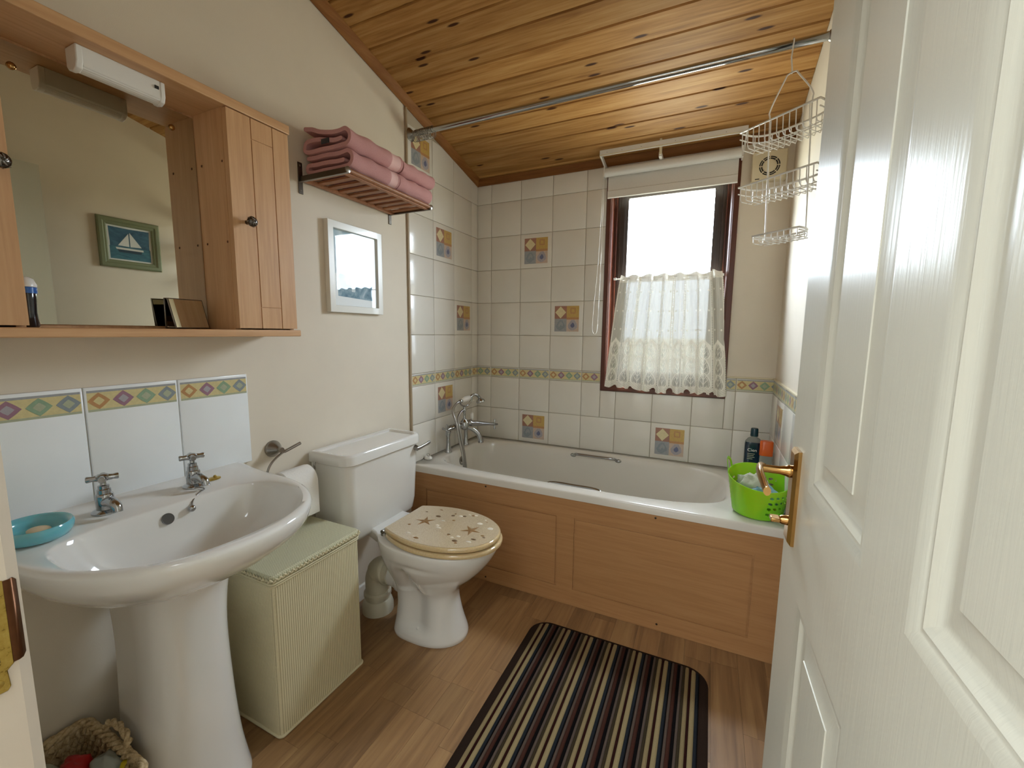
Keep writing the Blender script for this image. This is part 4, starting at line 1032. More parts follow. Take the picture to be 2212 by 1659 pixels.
obj(MB().lathe([(.0135, 0), (.0130, .0008), (.0115, .0004)], Vector((.206, BY - .002, .752)) + ovn * .0015, ovn, 24), 'overflow', 'ceramic_dark', bs, label='dark round overflow hole')
# pedestal: a hollow-backed column that flares to the floor
def ped(z, w, x1, x0=.11, n=14):
    out = []
    for k in range(n * 2 + 1):
        a = -PI / 2 + PI * k / (n * 2); out.append(Vector((x1 - w * 1.05 + w * 1.05 * math.cos(a) ** .85 if abs(math.cos(a)) > 1e-6 else x1 - w * 1.05, BY + w * math.copysign(abs(math.sin(a)) ** .8, math.sin(a)), z)))
    return out + [Vector((x0, BY + w * .97, z)), Vector((x0, BY - w * .97, z))]
rows_p = [(0.0, .125, .330), (.012, .127, .332), (.04, .122, .328), (.12, .110, .318), (.22, .101, .312), (.34, .095, .308), (.46, .092, .308), (.56, .096, .318), (.62, .104, .335), (.64, .106, .338)]
obj(MB().loft([ped(z_, w, x1) for z_, w, x1 in dense([(a, b, c) for a, b, c in rows_p], 3)]), 'pedestal', 'ceramic_white', wbn, smooth=60)
# supply pipes glimpsed behind
obj(MB().tube(bez([(.10, BY - .105, .66), (.07, BY - .10, .60), (.05, BY - .08, .58), (.03, BY - .06, .56)], 6), .0075, 10), 'supply_pipe', 'brass_aged', wbn, smooth=60)
def basin_tap(y_, rot):
    c = Vector((.118, y_, RZ - .0005))
    tp = obj(MB().lathe([(.026, 0), (.026, .003), (.021, .007), (.0165, .009), (.0165, .040), (.0155, .044), (.0130, .046), (.0125, .055), (.0105, .057), (.0105, .064), (.006, .066), (.0055, .072), (.009, .076), (.0125, .082), (.0125, .087), (.009, .0905), (.003, .092)], c, (0, 0, 1), 26), 'tap', 'chrome', wbn, label='chrome pillar tap', smooth=35)
    sp = bez([c + Vector((.010, 0, .026)), c + Vector((.030, 0, .030)), c + Vector((.050, 0, .024)), c + Vector((.056, 0, .010))], 7)
    obj(MB().tube(sp, [.0125 - .0035 * i / len(sp) for i in range(len(sp))], 16), 'spout', 'chrome', tp, smooth=60)
    m_ = MB(); hc_ = c + Vector((0, 0, .082))
    for k in range(2):
        a = rot + PI * k; d = Vector((math.cos(a), math.sin(a), 0))
        m_.tube([hc_, hc_ + d * .010, hc_ + d * .018, hc_ + d * .026, hc_ + d * .028], [.010, .0075, .0062, .0075, .006], 12)
    for k in range(2):
        a = rot + PI / 2 + PI * k; d = Vector((math.cos(a), math.sin(a), 0))
        m_.tube([hc_, hc_ + d * .010, hc_ + d * .016, hc_ + d * .022, hc_ + d * .024], [.010, .0075, .0062, .0072, .006], 12)
    obj(m_, 'cross_handle', 'chrome', tp, smooth=50)
basin_tap(-1.946, 1.15); basin_tap(-1.760, 1.25)
# chain with its ball, and the old chain stay
obj(MB().tube(bez([(.144, -1.770, .787), (.155, -1.762, .7865), (.172, -1.764, .7865), (.186, -1.784, .785), (.199, -1.806, .776), (.206, -1.813, .764)], 6), .0017, 6), 'chain', 'chrome_brushed', wbn, smooth=60)
obj(MB().sphere((.2105, -1.816, .760), .0088, 14), 'chain_ball', 'chrome', wbn, smooth=60)
obj(MB().loft([[(.110 + .0115 * math.cos(t) * s, -1.706 + .020 * math.sin(t) * s, z_) for t in [2 * PI * k / 18 for k in range(18)]] for s, z_ in ((1, RZ - .0005), (1, RZ + .003), (.8, RZ + .0045))]), 'chain_stay', 'brass_aged', wbn, label='tarnished brass chain stay', smooth=40)
obj(MB().sphere((.108, -1.700, RZ + .006), .0045, 10), 'chain_stay_knob', 'brass_aged', wbn, smooth=60)
obj(MB().tube([(.113, -1.726, RZ + .002), (.118, -1.742, RZ + .003)], .0014, 6), 'chain_link', 'steel_dark', wbn)

# ---- soap dish and soap
t_ = thing('soap_dish', 'oval translucent turquoise soap dish on the left end of the washbasin', 'soap dish', (.155, -2.075, RZ))
def ov(z, a, b, n=40): return [Vector((.152 + a * math.cos(t), -2.070 + b * math.sin(t), z)) for t in [2 * PI * k / n for k in range(n)]]
z0 = RZ + .0005
obj(MB().loft([ov(z0, .046, .040), ov(z0 + .003, .056, .050), ov(z0 + .014, .063, .056), ov(z0 + .025, .064, .057), ov(z0 + .030, .061, .054), ov(z0 + .029, .056, .049), ov(z0 + .020, .051, .044), ov(z0 + .010, .047, .040), ov(z0 + .007, .040, .033)]), 'dish', 'soap_dish_blue', t_, smooth=60)
sp2 = thing('bar_of_soap', 'worn cream bar of soap inside the turquoise dish', 'soap', (.148, -2.068, z0 + .0075))
obj(MB().sphere((.150, -2.064, z0 + .0125), .021, 18, (1.15, .85, .25)), 'bar', 'soap_cream', sp2, smooth=60)

# ---- mirror cabinet
CD = .145
t_ = thing('mirror_cabinet', 'beech-effect wall cabinet with a central mirror between two cupboards', 'cabinet', (0, -1.84, 1.19))
ya, yb, yc, yd = -2.228, -2.043, -1.635, -1.449
sh_ = obj(MB().box(.0005, .168, ya - .01, yd + .009, 1.190, 1.210), 'shelf', 'beech_y', t_, bevel=.003)
obj(MB().box(.0005, .166, ya - .004, yd + .004, 1.803, 1.829), 'top_board', 'beech_y', t_, bevel=.002)
for q in (ya, yb - .014, yc, yd - .014): obj(MB().box(.0005, CD, q, q + .014, 1.2102, 1.8028), 'side_panel', 'beech', t_)
for q0, q1 in ((ya + .014, yb - .014), (yc + .014, yd - .014)): obj(MB().box(.0005, .006, q0, q1, 1.2102, 1.8028), 'back_panel', 'beech', t_)
obj(MB().box(.0005, .014, yb, yc, 1.2102, 1.8028), 'back_panel', 'beech', t_)
mi = obj(MB().box(.0142, .0190, yb + .001, yc - .002, 1.2175, 1.7955), 'mirror', 'mirror_glass', t_, label='frameless mirror')
for y_ in (yb + .062, yc - .056):
    obj(MB().lathe([(.0075, 0), (.0072, .003), (.004, .0055), (.001, .006)], (.019, y_, 1.750), (1, 0, 0), 16), 'mirror_screw', 'brass', t_, smooth=50)
for y0_, hh in ((ya, -1), (yc, 1)):
    d0, d1 = y0_ + .001, y0_ + .184
    gx = [.066, .131] if hh > 0 else [.053, .118]
    us_ = [d0, y0_ + gx[0], y0_ + gx[0] + .003, y0_ + gx[1], y0_ + gx[1] + .003, d1]; vs3 = [1.214, 1.274, 1.277, 1.742, 1.745, 1.8]
    pc = plane_fn('x+', CD + .001)
    def dpt(u, v):
        if y0_ + gx[0] < u < y0_ + gx[0] + .003 or y0_ + gx[1] < u < y0_ + gx[1] + .003: return .0145
        if y0_ + gx[0] < u < y0_ + gx[1] + .003 and (1.274 < v < 1.277 or 1.742 < v < 1.745): return .0155
        return .018
    m_ = MB(); cells(m_, pc, us_, vs3, dpt)
    m_.loft([[pc(d0, 1.214, .018), pc(d1, 1.214, .018), pc(d1, 1.8, .018), pc(d0, 1.8, .018)], [pc(d0, 1.214, 0), pc(d1, 1.214, 0), pc(d1, 1.8, 0), pc(d0, 1.8, 0)]], False, True)
    dr_ = obj(m_, 'door', 'beech', t_)
    ky = yc + .040 if hh > 0 else yb - .018
    kn = obj(MB().lathe([(.006, 0), (.005, .004), (.0045, .012), (.009, .016), (.0135, .020), (.0145, .025), (.012, .030), (.006, .0335), (.001, .034)], (CD + .019, ky, 1.511), (1, 0, 0), 22), 'knob', 'knob_metal', dr_, label='swirled pewter knob', smooth=50)
    m_ = MB()
    for k in range(8):
        pts = []
        for q in range(7):
            a = 2 * PI * k / 8 + q * .16; r_ = .003 + .0115 * q / 6; x_ = CD + .019 + .0345 - .012 * (q / 6) ** 2
            pts.append((x_, ky + r_ * math.cos(a), 1.511 + r_ * math.sin(a)))
        m_.tube(pts, .0014, 6)
    obj(m_, 'fluting', 'chrome_brushed', kn, smooth=60)
for zz in (1.666, 1.453):
    for xx in (.043, .136): obj(MB().lathe([(.0035, 0), (.003, .0006)], (xx, yc - .0001, zz), (0, -1, 0), 10), 'shelf_pin_hole', 'hole_brown', t_)
# ---- striplight under the cabinet top
t_ = thing('strip_light', 'short white strip light with ribbed diffuser above the cabinet mirror', 'light fitting', (.10, -1.84, 1.803))
l0, l1 = -1.918, -1.756
pr = [(.086, 1.8025), (.086, 1.765), (.094, 1.756), (.112, 1.752), (.126, 1.757), (.131, 1.770), (.131, 1.8025)]
for q0, q1 in ((l0, l0 + .012), (l1 - .010, l1)): obj(MB().loft([[(a, y_, b) for a, b in pr] for y_ in (q0, q1)]), 'end_cap', 'white_plastic', t_, bevel=.002)
pr2 = [(.088, 1.8025), (.088, 1.767)] + [(.110 - .0205 * math.cos(a) + (.0006 if k % 2 else -.0003), 1.772 - .0175 * math.sin(a)) for k, a in enumerate([PI * .12 + PI * .76 * i / 18 for i in range(19)])] + [(.129, 1.780), (.129, 1.8025)]
obj(MB().loft([[(a, y_, b) for a, b in pr2] for y_ in (l0 + .012, l1 - .010)]), 'diffuser', 'white_plastic', t_)
obj(MB().box(.1305, .1325, l1 - .022, l1 - .014, 1.782, 1.789), 'switch', 'dark_slot', t_)

# ---- things on the cabinet shelf
t_ = thing('roll_on_bottle', 'small navy roll-on bottle with a white cap on the cabinet shelf', 'bottle', (.060, -2.012, 1.2105))
def rb(z, a, b, n=24): return [Vector((.062 + a * 1.5 * math.cos(t), -2.018 + b * 1.2 * math.sin(t), z)) for t in [2 * PI * k / n for k in range(n)]]
zb = 1.2105
obj(MB().loft([rb(zb, .019, .013), rb(zb + .003, .021, .015), rb(zb + .03, .0195, .0135), rb(zb + .055, .021, .0145), rb(zb + .078, .022, .016), rb(zb + .080, .021, .015)]), 'body', 'bottle_black', t_, smooth=50)
obj(MB().loft([rb(zb + .070, .0224, .0164), rb(zb + .082, .0224, .0164), rb(zb + .083, .021, .015)]), 'collar', 'bottle_blue', t_, smooth=40)
obj(MB().loft([rb(zb + .083, .0222, .0162), rb(zb + .088, .0225, .0165), rb(zb + .100, .018, .013), rb(zb + .104, .011, .008)]), 'cap', 'white_plastic', t_, smooth=60)
m_ = MB(); m_.loft([[(.038 - .001 + .0005 * 0, -2.018 + .0135 * q, zb + .008), (.0372, -2.018 + .0135 * q, zb + .066)] for q in (-.75, -.3, .3, .75)], False, False, False); obj(m_, 'label', 'label_cyan', t_, clean=False)
t_ = thing('travel_mirror', 'small chrome-edged folding travel mirror leaning open on the cabinet shelf', 'mirror', (.075, -1.735, 1.2105))
def leaf(p, q, nm):
    """p: bottom edge two points, q: top edge two points"""
    p0, p1, q0, q1 = [Vector(a) for a in (p[0], p[1], q[0], q[1])]; n = (p1 - p0).cross(q0 - p0).normalized() * .002
    f = obj(MB().loft([[p0, p1, q1, q0], [p0 + n, p1 + n, q1 + n, q0 + n]]), nm, 'steel_dark', t_, bevel=.0005)
    e = .004; c = (p0 + p1 + q0 + q1) / 4
    ins = [c + (a - c) * .955 for a in (p0, p1, q1, q0)]
    for s_ in (1, -1): obj(MB().poly([a + (n * 1.1 if s_ > 0 else -n * .1) for a in ins]), 'glass', 'mirror_glass', f, clean=False)
    obj(MB().tube([p0, p1, q1, q0], .0016, 8, closed=True), 'rim', 'chrome_brushed', f, smooth=60)
leaf(((.068, -1.746, 1.2125), (.054, -1.654, 1.2125)), ((.058, -1.756, 1.291), (.044, -1.664, 1.291)), 'leaf')
leaf(((.040, -1.755, 1.2125), (.030, -1.665, 1.2125)), ((.050, -1.759, 1.291), (.038, -1.667, 1.291)), 'leaf')

# ---- slatted towel shelf
SY0, SY1, SX, SZ = -1.281, -.812, .236, 1.748
t_ = thing('towel_shelf', 'slatted wooden towel shelf on steel brackets high on the left wall', 'shelf', (0, -1.045, 1.70))
for y_ in (SY0, SY1):
    b_ = obj(MB().box(.0005, .004, y_ - .009, y_ + .009, 1.698, 1.806), 'bracket', 'steel_dark', t_, bevel=.001)
    obj(MB().box(.004, SX, y_ - .0015 if y_ == SY0 else y_ - .0015, y_ + .0015, SZ - .012, SZ + .010), 'arm', 'steel_dark', b_)
    obj(MB().box(.004, SX, y_ - .009, y_ - .0015, SZ - .0125, SZ - .0105), 'lip', 'chrome_brushed', b_)
    for z_ in (1.709, 1.795): obj(MB().lathe([(.0035, 0), (.002, .0016)], (.004, y_, z_), (1, 0, 0), 10), 'screw', 'chrome_brushed', b_)
    obj(MB().lathe([(.011, 0), (.011, .004), (.007, .006)], (SX - .005, y_, SZ), (1, 0, 0), 18), 'end_cap', 'chrome_brushed', b_, smooth=40)
obj(MB().cyl((SX - .008, SY0, SZ + .001), (SX - .008, SY1, SZ + .001), .0075, n=16), 'front_rail', 'slat_wood', t_, smooth=60)
obj(MB().box(.012, .030, SY0 + .002, SY1 - .002, SZ - .010, SZ + .002), 'back_rail', 'slat_wood', t_, bevel=.001)
obj(MB().box(SX - .032, SX - .014, SY0 + .002, SY1 - .002, SZ - .010, SZ + .002), 'rail', 'slat_wood', t_, bevel=.001)
pit_ = (SY1 - SY0 - .028) / 9
for k in range(10):
    y_ = SY0 + .014 + pit_ * k; obj(MB().box(.014, SX - .014, y_ - .012, y_ + .012, SZ - .004, SZ + .004), 'slat', 'slat_wood', t_, bevel=.001)

# ---- folded bath towels on it
def towel(label, y0, y1, zb_, zt_, band, back_up=.0, seed=0, lab=False):
    th = (zt_ - zb_) / 4.3
    x0, x1 = .016, .245
    h = zt_ - zb_; r_ = th * .95
    zc1, zc2 = zb_ + th * 1.15, zt_ - th * 1.15
    # fold path in x-z: inner tongue, round the front, back, round the back and forward again
    cxf = x1 - h / 2
    path = [(x0 + .07, zb_ + h * .52), (cxf - .03, zb_ + h * .50 - .001), (cxf - .004, zb_ + h * .5)]
    outer = [(cxf + (h / 2 - th / 2) * math.cos(a), zb_ + h / 2 + (h / 2 - th / 2) * math.sin(a)) for a in [PI / 2 - PI * i / 10 for i in range(11)]]
    top = [(x0 + th, zt_ - th / 2 + back_up), (x0 + .05, zt_ - th / 2 + back_up * .8), (x0 + .09, zt_ - th / 2 + back_up * .25), (cxf - .03, zt_ - th / 2 - .002)]
    bot = [(cxf - .03, zb_ + th / 2), (x0 + .05, zb_ + th / 2), (x0 + th * .8, zb_ + th * .8), (x0 + th * .7, zb_ + h * .42), (x0 + th * 1.4, zb_ + h * .52 + back_up * .3), (x0 + .06, zb_ + h * .50 + back_up * .4), (cxf - .05, zb_ + h * .47), (cxf - .015, zb_ + h * .46)]
    pl_ = [Vector((a, 0, b)) for a, b in top + outer + bot]
    pl_ = bez(pl_, 3)
    M_ = MB(); ny = 26; N = len(pl_)
    nrm = []
    for i in range(N):
        tg = (pl_[min(i + 1, N - 1)] - pl_[max(i - 1, 0)]).normalized(); nrm.append(Vector((tg.z, 0, -tg.x)))
    lobe = []
    half = th / 2 * .92
    for i in range(N): lobe.append(pl_[i] + nrm[i] * half)
    for i in range(5): a = PI * (i + .5) / 5; tg = (pl_[-1] - pl_[-2]).normalized(); lobe.append(pl_[-1] + nrm[-1] * half * math.cos(a) + tg * half * math.sin(a))
    for i in range(N - 1, -1, -1): lobe.append(pl_[i] - nrm[i] * half)
    for i in range(5): a = PI * (i + .5) / 5; tg = (pl_[0] - pl_[1]).normalized(); lobe.append(pl_[0] - nrm[0] * half * math.cos(a) + tg * half * math.sin(a))
    ycs = [y0 + (y1 - y0) * j / ny for j in range(ny + 1)]
    rr = random.Random(seed)
    ph = rr.random() * 6; rings = []
    for j, y_ in enumerate(ycs):
        e = min(1, (min(j, ny - j) + .35) / 1.3); c = Vector(((x0 + x1) / 2, 0, (zb_ + zt_) / 2))
        w = .0028 * math.sin(j * .7 + ph); inb = band[0] < (y_ - y0) / (y1 - y0) < band[1]
        k_ = (.985 if inb else 1.0)
        rings.append([Vector((c.x + (p.x - c.x) * k_ + w * .6, y_ + (p - c).x * .01, c.z + (p.z - c.z) * (k_ if p.x > .1 else 1) + w * .4 + .0012 * math.sin(p.x * 60 + j * .5 + ph))) for p in lobe])
    n = len(lobe)
    for j in range(ny):
        q = ((ycs[j] + ycs[j + 1]) / 2 - y0) / (y1 - y0); M_.mi = 1 if band[0] < q < band[1] else 0
        M_.add(rings[j] + rings[j + 1], [(i, (i + 1) % n, n + (i + 1) % n, n + i) for i in range(n)])
    M_.mi = 0
    # end faces: strips between the two sides of the fold
    for rg_ in (rings[0], rings[-1]):
        half_n = n // 2; M_.add(rg_, [(i, i + 1, n - 2 - i - 4 + 0, n - 1 - i - 4) for i in range(0, N - 1)] if False else [])
        A = list(range(0, N)); B = list(range(N + 5, 2 * N + 5))[::-1]
        M_.add(rg_, [(A[i], A[i + 1], B[i + 1], B[i]) for i in range(N - 1)])
        M_.add(rg_, [tuple([N - 1] + list(range(N, N + 6))), tuple([2 * N + 4] + list(range(2 * N + 5, 2 * N + 10)) + [0])])
    o_ = obj(M_, 'folded_towel', ['terry_pink', 'terry_band'], None, smooth=50, clean=True, origin=((x0 + x1) / 2, (y0 + y1) / 2, zb_))
    tag(o_, label, 'towel', 'folded pink towels on the slatted shelf')
    if lab:
        lp_ = MB().box(.112, .150, y0 - .004, y0 - .0025, zb_ + h * .36, zb_ + h * .62); obj(lp_, 'care_label', 'towel_label', o_, label='small dark label', clean=True)
    # hem ridges near the end
    return o_
zs = SZ + .0115
towel('lower folded pink towel at the near end of the slatted shelf', -1.268, -1.030, zs, zs + .064, (.80, .96), 0, 1)
towel('lower folded pink towel at the far end of the slatted shelf', -1.026, -.818, zs, zs + .062, (-1, -1), 0, 2)
towel('upper folded pink towel with a dark label at the near end of the slatted shelf', -1.276, -1.010, zs + .066, zs + .130, (.78, .97), .030, 3, True)
towel('upper folded pink towel at the far end of the slatted shelf', -1.006, -.800, zs + .064, zs + .122, (-1, -1), .0, 4)

# ---- framed picture on the left wall
t_ = thing('framed_picture', 'white-framed pale blue seascape print under the towel shelf', 'picture', (0, -1.035, 1.46))
a0, a1, b0, b1 = -1.188, -.895, 1.283, 1.635
px = plane_fn('x+', .0005)
m_ = MB(); rings_rect(m_, px, a0, a1, b0, b1, [(0, 0), (0, .022), (.001, .023), (.026, .023), (.0275, .022), (.0275, .004)], False); obj(m_, 'frame', 'gloss_paint', t_, smooth=30)
obj(slab(MB(), px, a0 + .0276, a1 - .0276, b0 + .0276, b1 - .0276, .001, .004), 'print', 'watercolour', t_)
def art(parent, pf, items, h0):
    for i, (mat_, pts) in enumerate(items): obj(MB().poly([pf(u, v, h0 + .0002 * (i + 1)) for u, v in pts]), 'print', mat_, parent, clean=False)
A = lambda u, v: (a0 + .0276 + u * (a1 - a0 - .0552), b0 + .0276 + v * (b1 - b0 - .0552))
art(t_, px, [('label_white', [A(0, 0), A(1, 0), A(1, .13), A(0, .13)]), ('watercolour_dark', [A(.12, .13), A(.93, .10), A(.93, .42), A(.6, .47), A(.3, .42), A(.12, .44)]), ('label_white', [A(.0, .02), A(.12, .02), A(.12, .42), A(.0, .44)]), ('watercolour', [A(.42, .2), A(.5, .2), A(.52, .42), A(.42, .42)]), ('label_white', [A(.93, 0), A(1, 0), A(1, 1), A(.93, 1)])], .004)
obj(slab(MB(), px, a0 + .0276, a1 - .0276, b0 + .0276, b1 - .0276, .0128, .0148), 'glazing', 'clear_glass', t_)

# ---- sailing-boat picture on the right wall, seen in the mirror
t_ = thing('sailboat_picture', 'green-framed painting of a white sailing boat, reflected in the cabinet mirror', 'picture', (W, -1.09, 1.68))
a0, a1, b0, b1 = -1.232, -.950, 1.545, 1.812
px = plane_fn('x-', W - .0005)
m_ = MB(); rings_rect(m_, px, a0, a1, b0, b1, [(0, 0), (0, .012), (.006, .017), (.020, .018), (.026, .013), (.034, .013), (.040, .009), (.040, .004)], False); obj(m_, 'frame', 'frame_green', t_, smooth=30)
obj(slab(MB(), px, a0 + .0401, a1 - .0401, b0 + .0401, b1 - .0401, .001, .004), 'print', 'sail_white', t_)
A = lambda u, v: (a1 - .048 - u * (a1 - a0 - .096), b0 + .048 + v * (b1 - b0 - .096))
wob = [(0, 0), (.5, .02), (1, 0), (.985, .5), (1, 1), (.5, .985), (0, 1), (.02, .5)]
art(t_, px, [('sky_paint', [A(*q) for q in wob]), ('sea_paint', [A(0, 0), A(1, 0), A(1, .40), A(0, .40)]), ('hull_dark', [A(.24, .22), A(.78, .22), A(.86, .36), A(.2, .36)]), ('sail_white', [A(.18, .31), A(.84, .31), A(.86, .37), A(.18, .37)]), ('sail_white', [A(.50, .42), A(.50, .88), A(.22, .44)]), ('sail_white', [A(.53, .42), A(.53, .84), A(.80, .43)])], .004)

# ---- shower rail and its rings
t_ = thing('shower_curtain_rail', 'long chrome shower curtain rail across the room over the bath front', 'shower rail', (.83, -.665, 2.14))
ra, rb_ = Vector((.0082, -.660, 2.146)), Vector((W - .0015, -.672, 2.143))
obj(MB().cyl(ra, rb_, .0125, n=24), 'rail', 'chrome', t_, smooth=60)
for q, s_ in ((ra, 1), (rb_, -1)): obj(MB().lathe([(.030, 0), (.030, .003), (.020, .012), (.014, .020)], q + Vector((-.0005 * s_, 0, 0)), (s_, 0, 0), 24), 'flange', 'chrome_brushed', t_, smooth=40)
rg0 = None
for k in range(13):
    x_ = .030 + .0085 * k; c = ra + (rb_ - ra) * (x_ / W) + Vector((0, 0, -.011))
    til = .25 + .1 * math.sin(k * 2.1)
    pts = [c + Vector((math.sin(a) * 0 + .004 * math.sin(a * 1 + k), math.cos(a) * .022, math.sin(a) * .025)) for a in [2 * PI * i / 26 for i in range(26)]]
    if rg0 is None:
        rg0 = obj(MB().tube(pts, .0015, 8, closed=True), 'shower_curtain_ring', 'chrome_brushed', None, smooth=60, origin=c); rg0.rotation_euler = (0, .08, .1); o_ = rg0
    else:
        o_ = rg0.copy(); COL.objects.link(o_); o_.location = c; o_.rotation_euler = (.1 * math.sin(k * 1.7), .08 * math.cos(k * 2.3), .12 * math.sin(k))
    tag(o_, 'bare steel curtain ring bunched at the left end of the shower rail', 'curtain ring', 'curtain rings bunched on the shower rail')

# ---- hanging wire shower caddy
HXc = Vector((1.556, -.671, 2.143))
cdy = thing('shower_caddy', 'white wire shower caddy with three baskets hanging from the shower rail', 'shower caddy', tuple(HXc))
ux = Vector((.78, -.62, 0)).normalized(); uy = Vector((ux.y * -1, ux.x, 0)); uy = Vector((.62, .78, 0)).normalized()
lean = Vector((.035, .0, 0))
def cp(a, b, z):   # a along the caddy, b outward (toward the window), z below the rail
    return HXc + ux * a + uy * b + Vector((0, 0, z)) + lean * (-z)
hk = [cp(0, 0, -.016) + Vector((0, .016 * math.sin(a), .016 + .0165 * math.cos(a) - .0)) for a in [2.2 - 3.0 * i / 10 for i in range(11)]]
hook = [Vector((HXc.x, HXc.y - .0155 * math.sin(a), HXc.z + .0155 * math.cos(a))) for a in [-2.1 + 3.6 * i / 12 for i in range(13)]] + [cp(0, -.006, -.04), cp(0, 0, -.075), cp(0, 0, -.088)]
obj(MB().tube(hook, .0022, 8), 'hook', 'white_wire', cdy, smooth=60)
zS = -.172
LW = .067
yoke = bez([cp(-LW, 0, -.60), cp(-LW, 0, -.40), cp(-LW, 0, zS - .04), cp(-LW, 0, zS), cp(-.022, 0, -.098), cp(-.012, 0, -.086), cp(.012, 0, -.086), cp(.022, 0, -.098), cp(LW, 0, zS), cp(LW, 0, zS - .04), cp(LW, 0, -.40), cp(LW, 0, -.60)], 7)
obj(MB().tube(yoke, .0024, 8), 'frame', 'white_wire', cdy, smooth=60)
def basket(zt_, half, out, dep_, nw, nm):
    def rim(t, z): # t 0..1 : straight back with a rounded front
        a = PI * t; e = .62
        return cp(-half * math.copysign(abs(math.cos(a)) ** e, math.cos(a)), -.012 - 0 * t + out * math.sin(a) ** e - out * .5, z)
    f = obj(MB().tube([rim(i / 40, zt_) for i in range(41)] , .0034, 8, closed=True), nm, 'white_wire', cdy, smooth=60)
    obj(MB().tube([rim(i / 40, zt_ - .022 if dep_ > .03 else zt_ - .008) for i in range(41)], .0022, 8), 'wire', 'white_wire', f, smooth=60)
    for k in range(nw):
        a = -half * .93 + 2 * half * .93 * k / (nw - 1)
        tt = math.acos(max(-1, min(1, -math.copysign(abs(a / half) ** (1 / .62), a)))) / PI
        p = rim(tt, zt_); rel = p - HXc; b_ = rel.dot(uy) - lean.dot(uy) * (-zt_)
        bb = -.012 - out * .5
        obj(MB().tube([cp(a, b_, zt_), cp(a, b_, zt_ - dep_ * .85), cp(a, b_ - .006, zt_ - dep_), cp(a, bb + .006, zt_ - dep_), cp(a, bb, zt_ - dep_ * .85), cp(a, bb, zt_)], .0016, 6), 'wire', 'white_wire', f)
    for q in (.33, .7): obj(MB().tube([cp(-half * .93, bb_ , zt_ - dep_ - .001) for bb_ in (-.012 - out * .5 + out * q,)] + [cp(half * .93, -.012 - out * .5 + out * q, zt_ - dep_ - .001)], .0015, 6), 'wire', 'white_wire', f)
basket(-.235, .128, .11, .060, 13, 'basket')
basket(-.418, .128, .11, .050, 13, 'basket')
basket(-.592, .078, .085, .026, 8, 'soap_basket')

# ---- green tub basket on the bath corner, and the bottles behind it
GC = Vector((1.574, -.585, BZ + .0008))
t_ = thing('tub_basket', 'lime green plastic tub basket with punched holes on the bath corner', 'basket', tuple(GC))
def rimh(a): # height of the rim round the basket; a = 0 toward +x
    return .118 + .050 * (.5 + .5 * math.sin(a - .35)) + .0 * a
NA, NZ = 96, 22
def gpt(a, q, inset=0):
    h = rimh(a); r = .084 + .024 * min(1, q * h / .15) + .004 * math.sin(a * 2) * q - inset
    if q < .08: r -= .010 * (1 - q / .08) ** 2
    return GC + Vector((r * 1.0 * math.cos(a), r * math.sin(a) * 1.0, q * h + (inset * 1.2 if q < .01 else 0)))
def hole(a, q):
    """leaf-shaped punches in staggered diagonal rows on two sides of the wall"""
    z = q * rimh(a)
    for a0_, w_ in ((-.62, .75), (PI * .5 + .05, .75), (2.9, .45)):
        d = (a - a0_ + PI) % (2 * PI) - PI
        if abs(d) < w_ and .022 < z < .100 + (.03 if a0_ > 0 else 0):
            u = d * .10; v_ = z - .02
            u2 = (u + v_ * .45) / .025; v2 = v_ / .021
            iu, iv = math.floor(u2 + .5 * (math.floor(v2) % 2)), math.floor(v2)
            fu, fv = (u2 + .5 * (iv % 2)) - iu - .5, v2 - iv - .5
            if (fu * 1.0 + fv * .55) ** 2 / .125 + (fv - fu * .3) ** 2 / .075 < 1: return True
    return False
m_ = MB(); NA2, NZ2 = 240, 44
vo, vi = [], []
for j in range(NZ2 + 1):
    for i in range(NA2):
        a = 2 * PI * i / NA2; vo.append(gpt(a, j / NZ2)); vi.append(gpt(a, j / NZ2, .0028))
n = len(vo); fs = []
keep = [[not (hole(2 * PI * (i + .5) / NA2, (j + .5) / NZ2)) for i in range(NA2)] for j in range(NZ2)]
for j in range(NZ2):
    for i in range(NA2):
        k = (i + 1) % NA2; a_, b_, c_, d_ = j * NA2 + i, j * NA2 + k, (j + 1) * NA2 + k, (j + 1) * NA2 + i
        if keep[j][i]:
            fs += [(a_, b_, c_, d_), (n + d_, n + c_, n + b_, n + a_)]
            if not keep[j][k]: fs.append((b_, n + b_, n + c_, c_))
            if not keep[j][i - 1]: fs.append((a_, d_, n + d_, n + a_))
            if j + 1 < NZ2 and not keep[j + 1][i]: fs.append((d_, c_, n + c_, n + d_))
            if j > 0 and not keep[j - 1][i]: fs.append((a_, n + a_, n + b_, b_))
            if j + 1 == NZ2: fs.append((d_, c_, n + c_, n + d_))
fs += [tuple(range(NA2 - 1, -1, -1)), tuple(n + i for i in range(NA2))]
m_.add(vo + vi, fs); gb = obj(m_, 'wall', 'lime_plastic', t_, smooth=50, clean=False)
for a_ in (PI * .93, -.07):
    m_ = MB(); pts = []
    for i in range(15):
        q = i / 14; aa = a_ + (q - .5) * .62; zt_ = rimh(aa) * .97 + .046 * math.sin(PI * q) ** .6
        r_ = .1075 + .006 * math.sin(PI * q); pts.append(GC + Vector((r_ * math.cos(aa), r_ * math.sin(aa), zt_)))
    rg = []
    for i, p in enumerate(pts):
        tg = (pts[min(i + 1, 14)] - pts[max(i - 1, 0)]).normalized(); on = Vector((p.x - GC.x, p.y - GC.y, 0)).normalized(); bn = tg.cross(on).normalized()
        rg.append([p + on * (.0018 * math.cos(t)) + bn * (.006 * math.sin(t)) for t in [2 * PI * k / 10 for k in range(10)]])
    obj(m_.loft(rg), 'handle', 'lime_plastic', t_, smooth=60)
